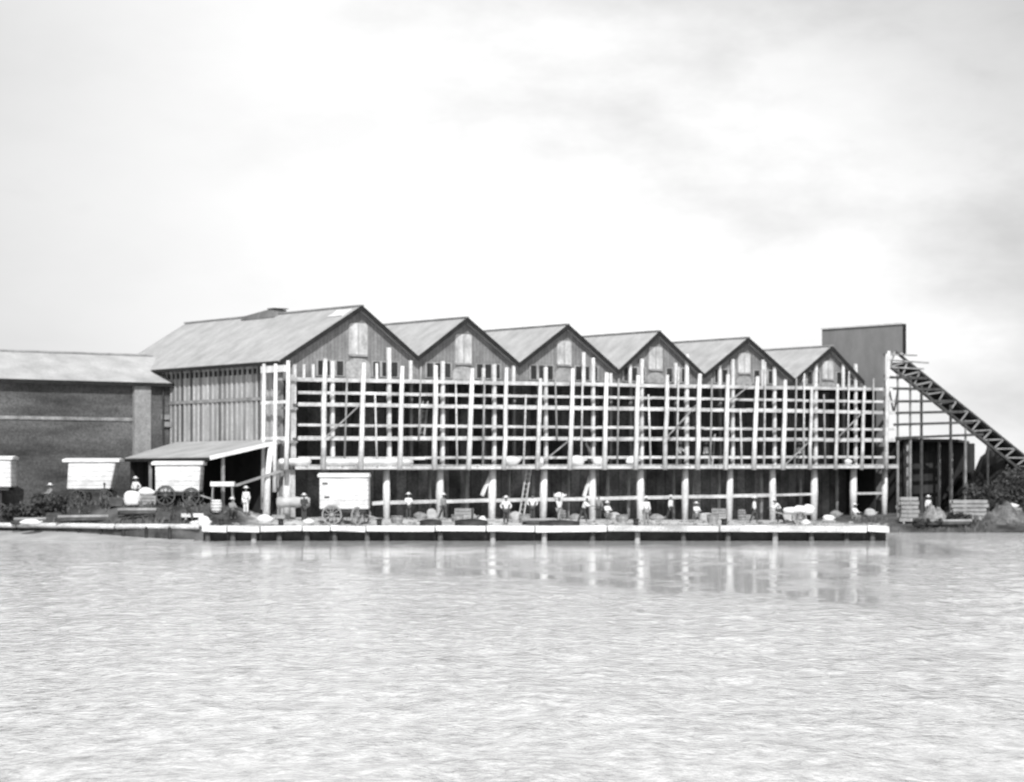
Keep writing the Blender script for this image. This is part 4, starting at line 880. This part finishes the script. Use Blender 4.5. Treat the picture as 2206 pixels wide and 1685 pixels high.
# ---------------------------------------------------------------- plants
def leafy(name, X, Y, w, h, d, n, label, cat, seed, trunk=True, mt='leaf', leaf=.16, group=None):
    q = random.Random(seed); t = thing(name, label, cat, (X, Y, gz(X, Y)), 0, group)
    cl = [(q.uniform(-.75, .75)*w/2, q.uniform(-.7, .7)*d/2, h*(.3+.65*q.random()), q.uniform(.18, .36)*min(w, h)) for _ in range(14)]
    m_ = MB()
    for i in range(n):
        c = q.choice(cl); v_ = Vector((q.gauss(0, 1), q.gauss(0, 1), q.gauss(0, 1))).normalized()*c[3]*q.uniform(.55, 1.1)
        p = Vector((c[0], c[1], c[2]))+v_; p.z = max(.05, min(p.z, h*1.08))
        a = Vector((q.gauss(0, 1), q.gauss(0, 1), q.gauss(0, 1))).normalized()*leaf*q.uniform(.6, 1.3); b = a.cross(Vector((q.gauss(0, 1), q.gauss(0, 1), 1))).normalized()*leaf*.5
        o = len(m_.v); m_.v += [tuple(p-a), tuple(p+b), tuple(p+a), tuple(p-b)]; m_.f.append((o, o+1, o+2, o+3))
    m_.build('crown', M[mt], t)
    m_ = MB(); m_.tube([(0, 0, -.1), (.05, 0, h*.3), (0, .05, h*.6)], [.06*h*.5, .05*h*.4, .02], 7)
    for k in range(5):
        c = cl[k]; m_.tube([(.03, 0, h*.25), (c[0]*.5, c[1]*.5, h*.3+c[2]*.3), c[:3]], [.03*h*.5, .02*h*.4, .01], 5)
    m_.build('trunk', M['bark'], t); return t
leafy('shrub', xat(2120, 184), 184, 3.0, 2.3, 2, 1400, 'dark bush before the coal heap', 'shrub', 1)
leafy('shrub', xat(2190, 186), 186, 3.6, 3.6, 3, 2200, 'tall dark bush at the right edge', 'shrub', 2)
leafy('shrub', xat(2245, 184), 184, 4.5, 3.9, 3, 2200, 'dark bush outside the right edge', 'shrub', 7)
leafy('shrub', xat(2060, 176.5), 176.5, 2.6, .7, 1.2, 700, 'low dark bush at the waterside below the timber stack', 'shrub', 3, leaf=.12)
leafy('shrub', xat(2000, 175.5), 175.5, 2.8, .55, 1.2, 700, 'low dark bush at the waterside below the gravel mound', 'shrub', 4, leaf=.12)
leafy('shrub', xat(105, 156), 156, 2.6, 1.5, 1.6, 1200, 'dark bush between the first two wagons from the left', 'shrub', 5)
leafy('shrub', xat(40, 156), 156, 2.2, 1.1, 1.6, 900, 'dark bush at the left edge of the bank', 'shrub', 6)
# rough growth over the dark left bank and right bank (uncountable)
m_ = MB(); q = random.Random(5)
for i in range(9000):
    if i % 3 == 2: X = q.uniform(25, 60); Y = edgeY(X)+q.uniform(.6, 6)
    else: X = q.uniform(-60, -17.5); Y = edgeY(X)+q.uniform(.1, 4.5)
    if q.random() < .5+.5*math.sin(X*1.3)*math.sin(X*.37+1): continue
    z = gz(X, Y); hh = q.uniform(.08, .34)*(1+.5*math.sin(X*.8)); a = q.uniform(0, 6.28); w_ = q.uniform(.03, .09)
    dx, dy = math.cos(a)*w_, math.sin(a)*w_; lx, ly_ = q.uniform(-.2, .2), q.uniform(-.2, .2); o = len(m_.v)
    m_.v += [(X-dx, Y-dy, z-.03), (X+dx, Y+dy, z-.03), (X+lx+dx*.4, Y+ly_+dy*.4, z+hh), (X+lx-dx*.4, Y+ly_-dy*.4, z+hh)]; m_.f.append((o, o+1, o+2, o+3))
tag(m_.build('scrub', mat('sooty_scrub', .03, .2, .8)), kind='stuff')
# stones and litter scattered on the pale apron: one sheet of small stuff
m_ = MB()
for i in range(420):
    X = q.uniform(-18, 24); Yf = P0[1]+max(0, (X-P0[0]))/FX*FY; Y = q.uniform(151.2, min(Yf+1, 168)); r_ = q.uniform(.04, .14)
    if X < -17 and Y > 152: continue
    m_.blob((X, Y, gz(X, Y)+r_*.3), (r_*q.uniform(.8, 2), r_, r_*.7), i, 1, .3)
tag(m_.build('rubble', mat('mixed_rubble', .05, .5, .9)), kind='stuff')
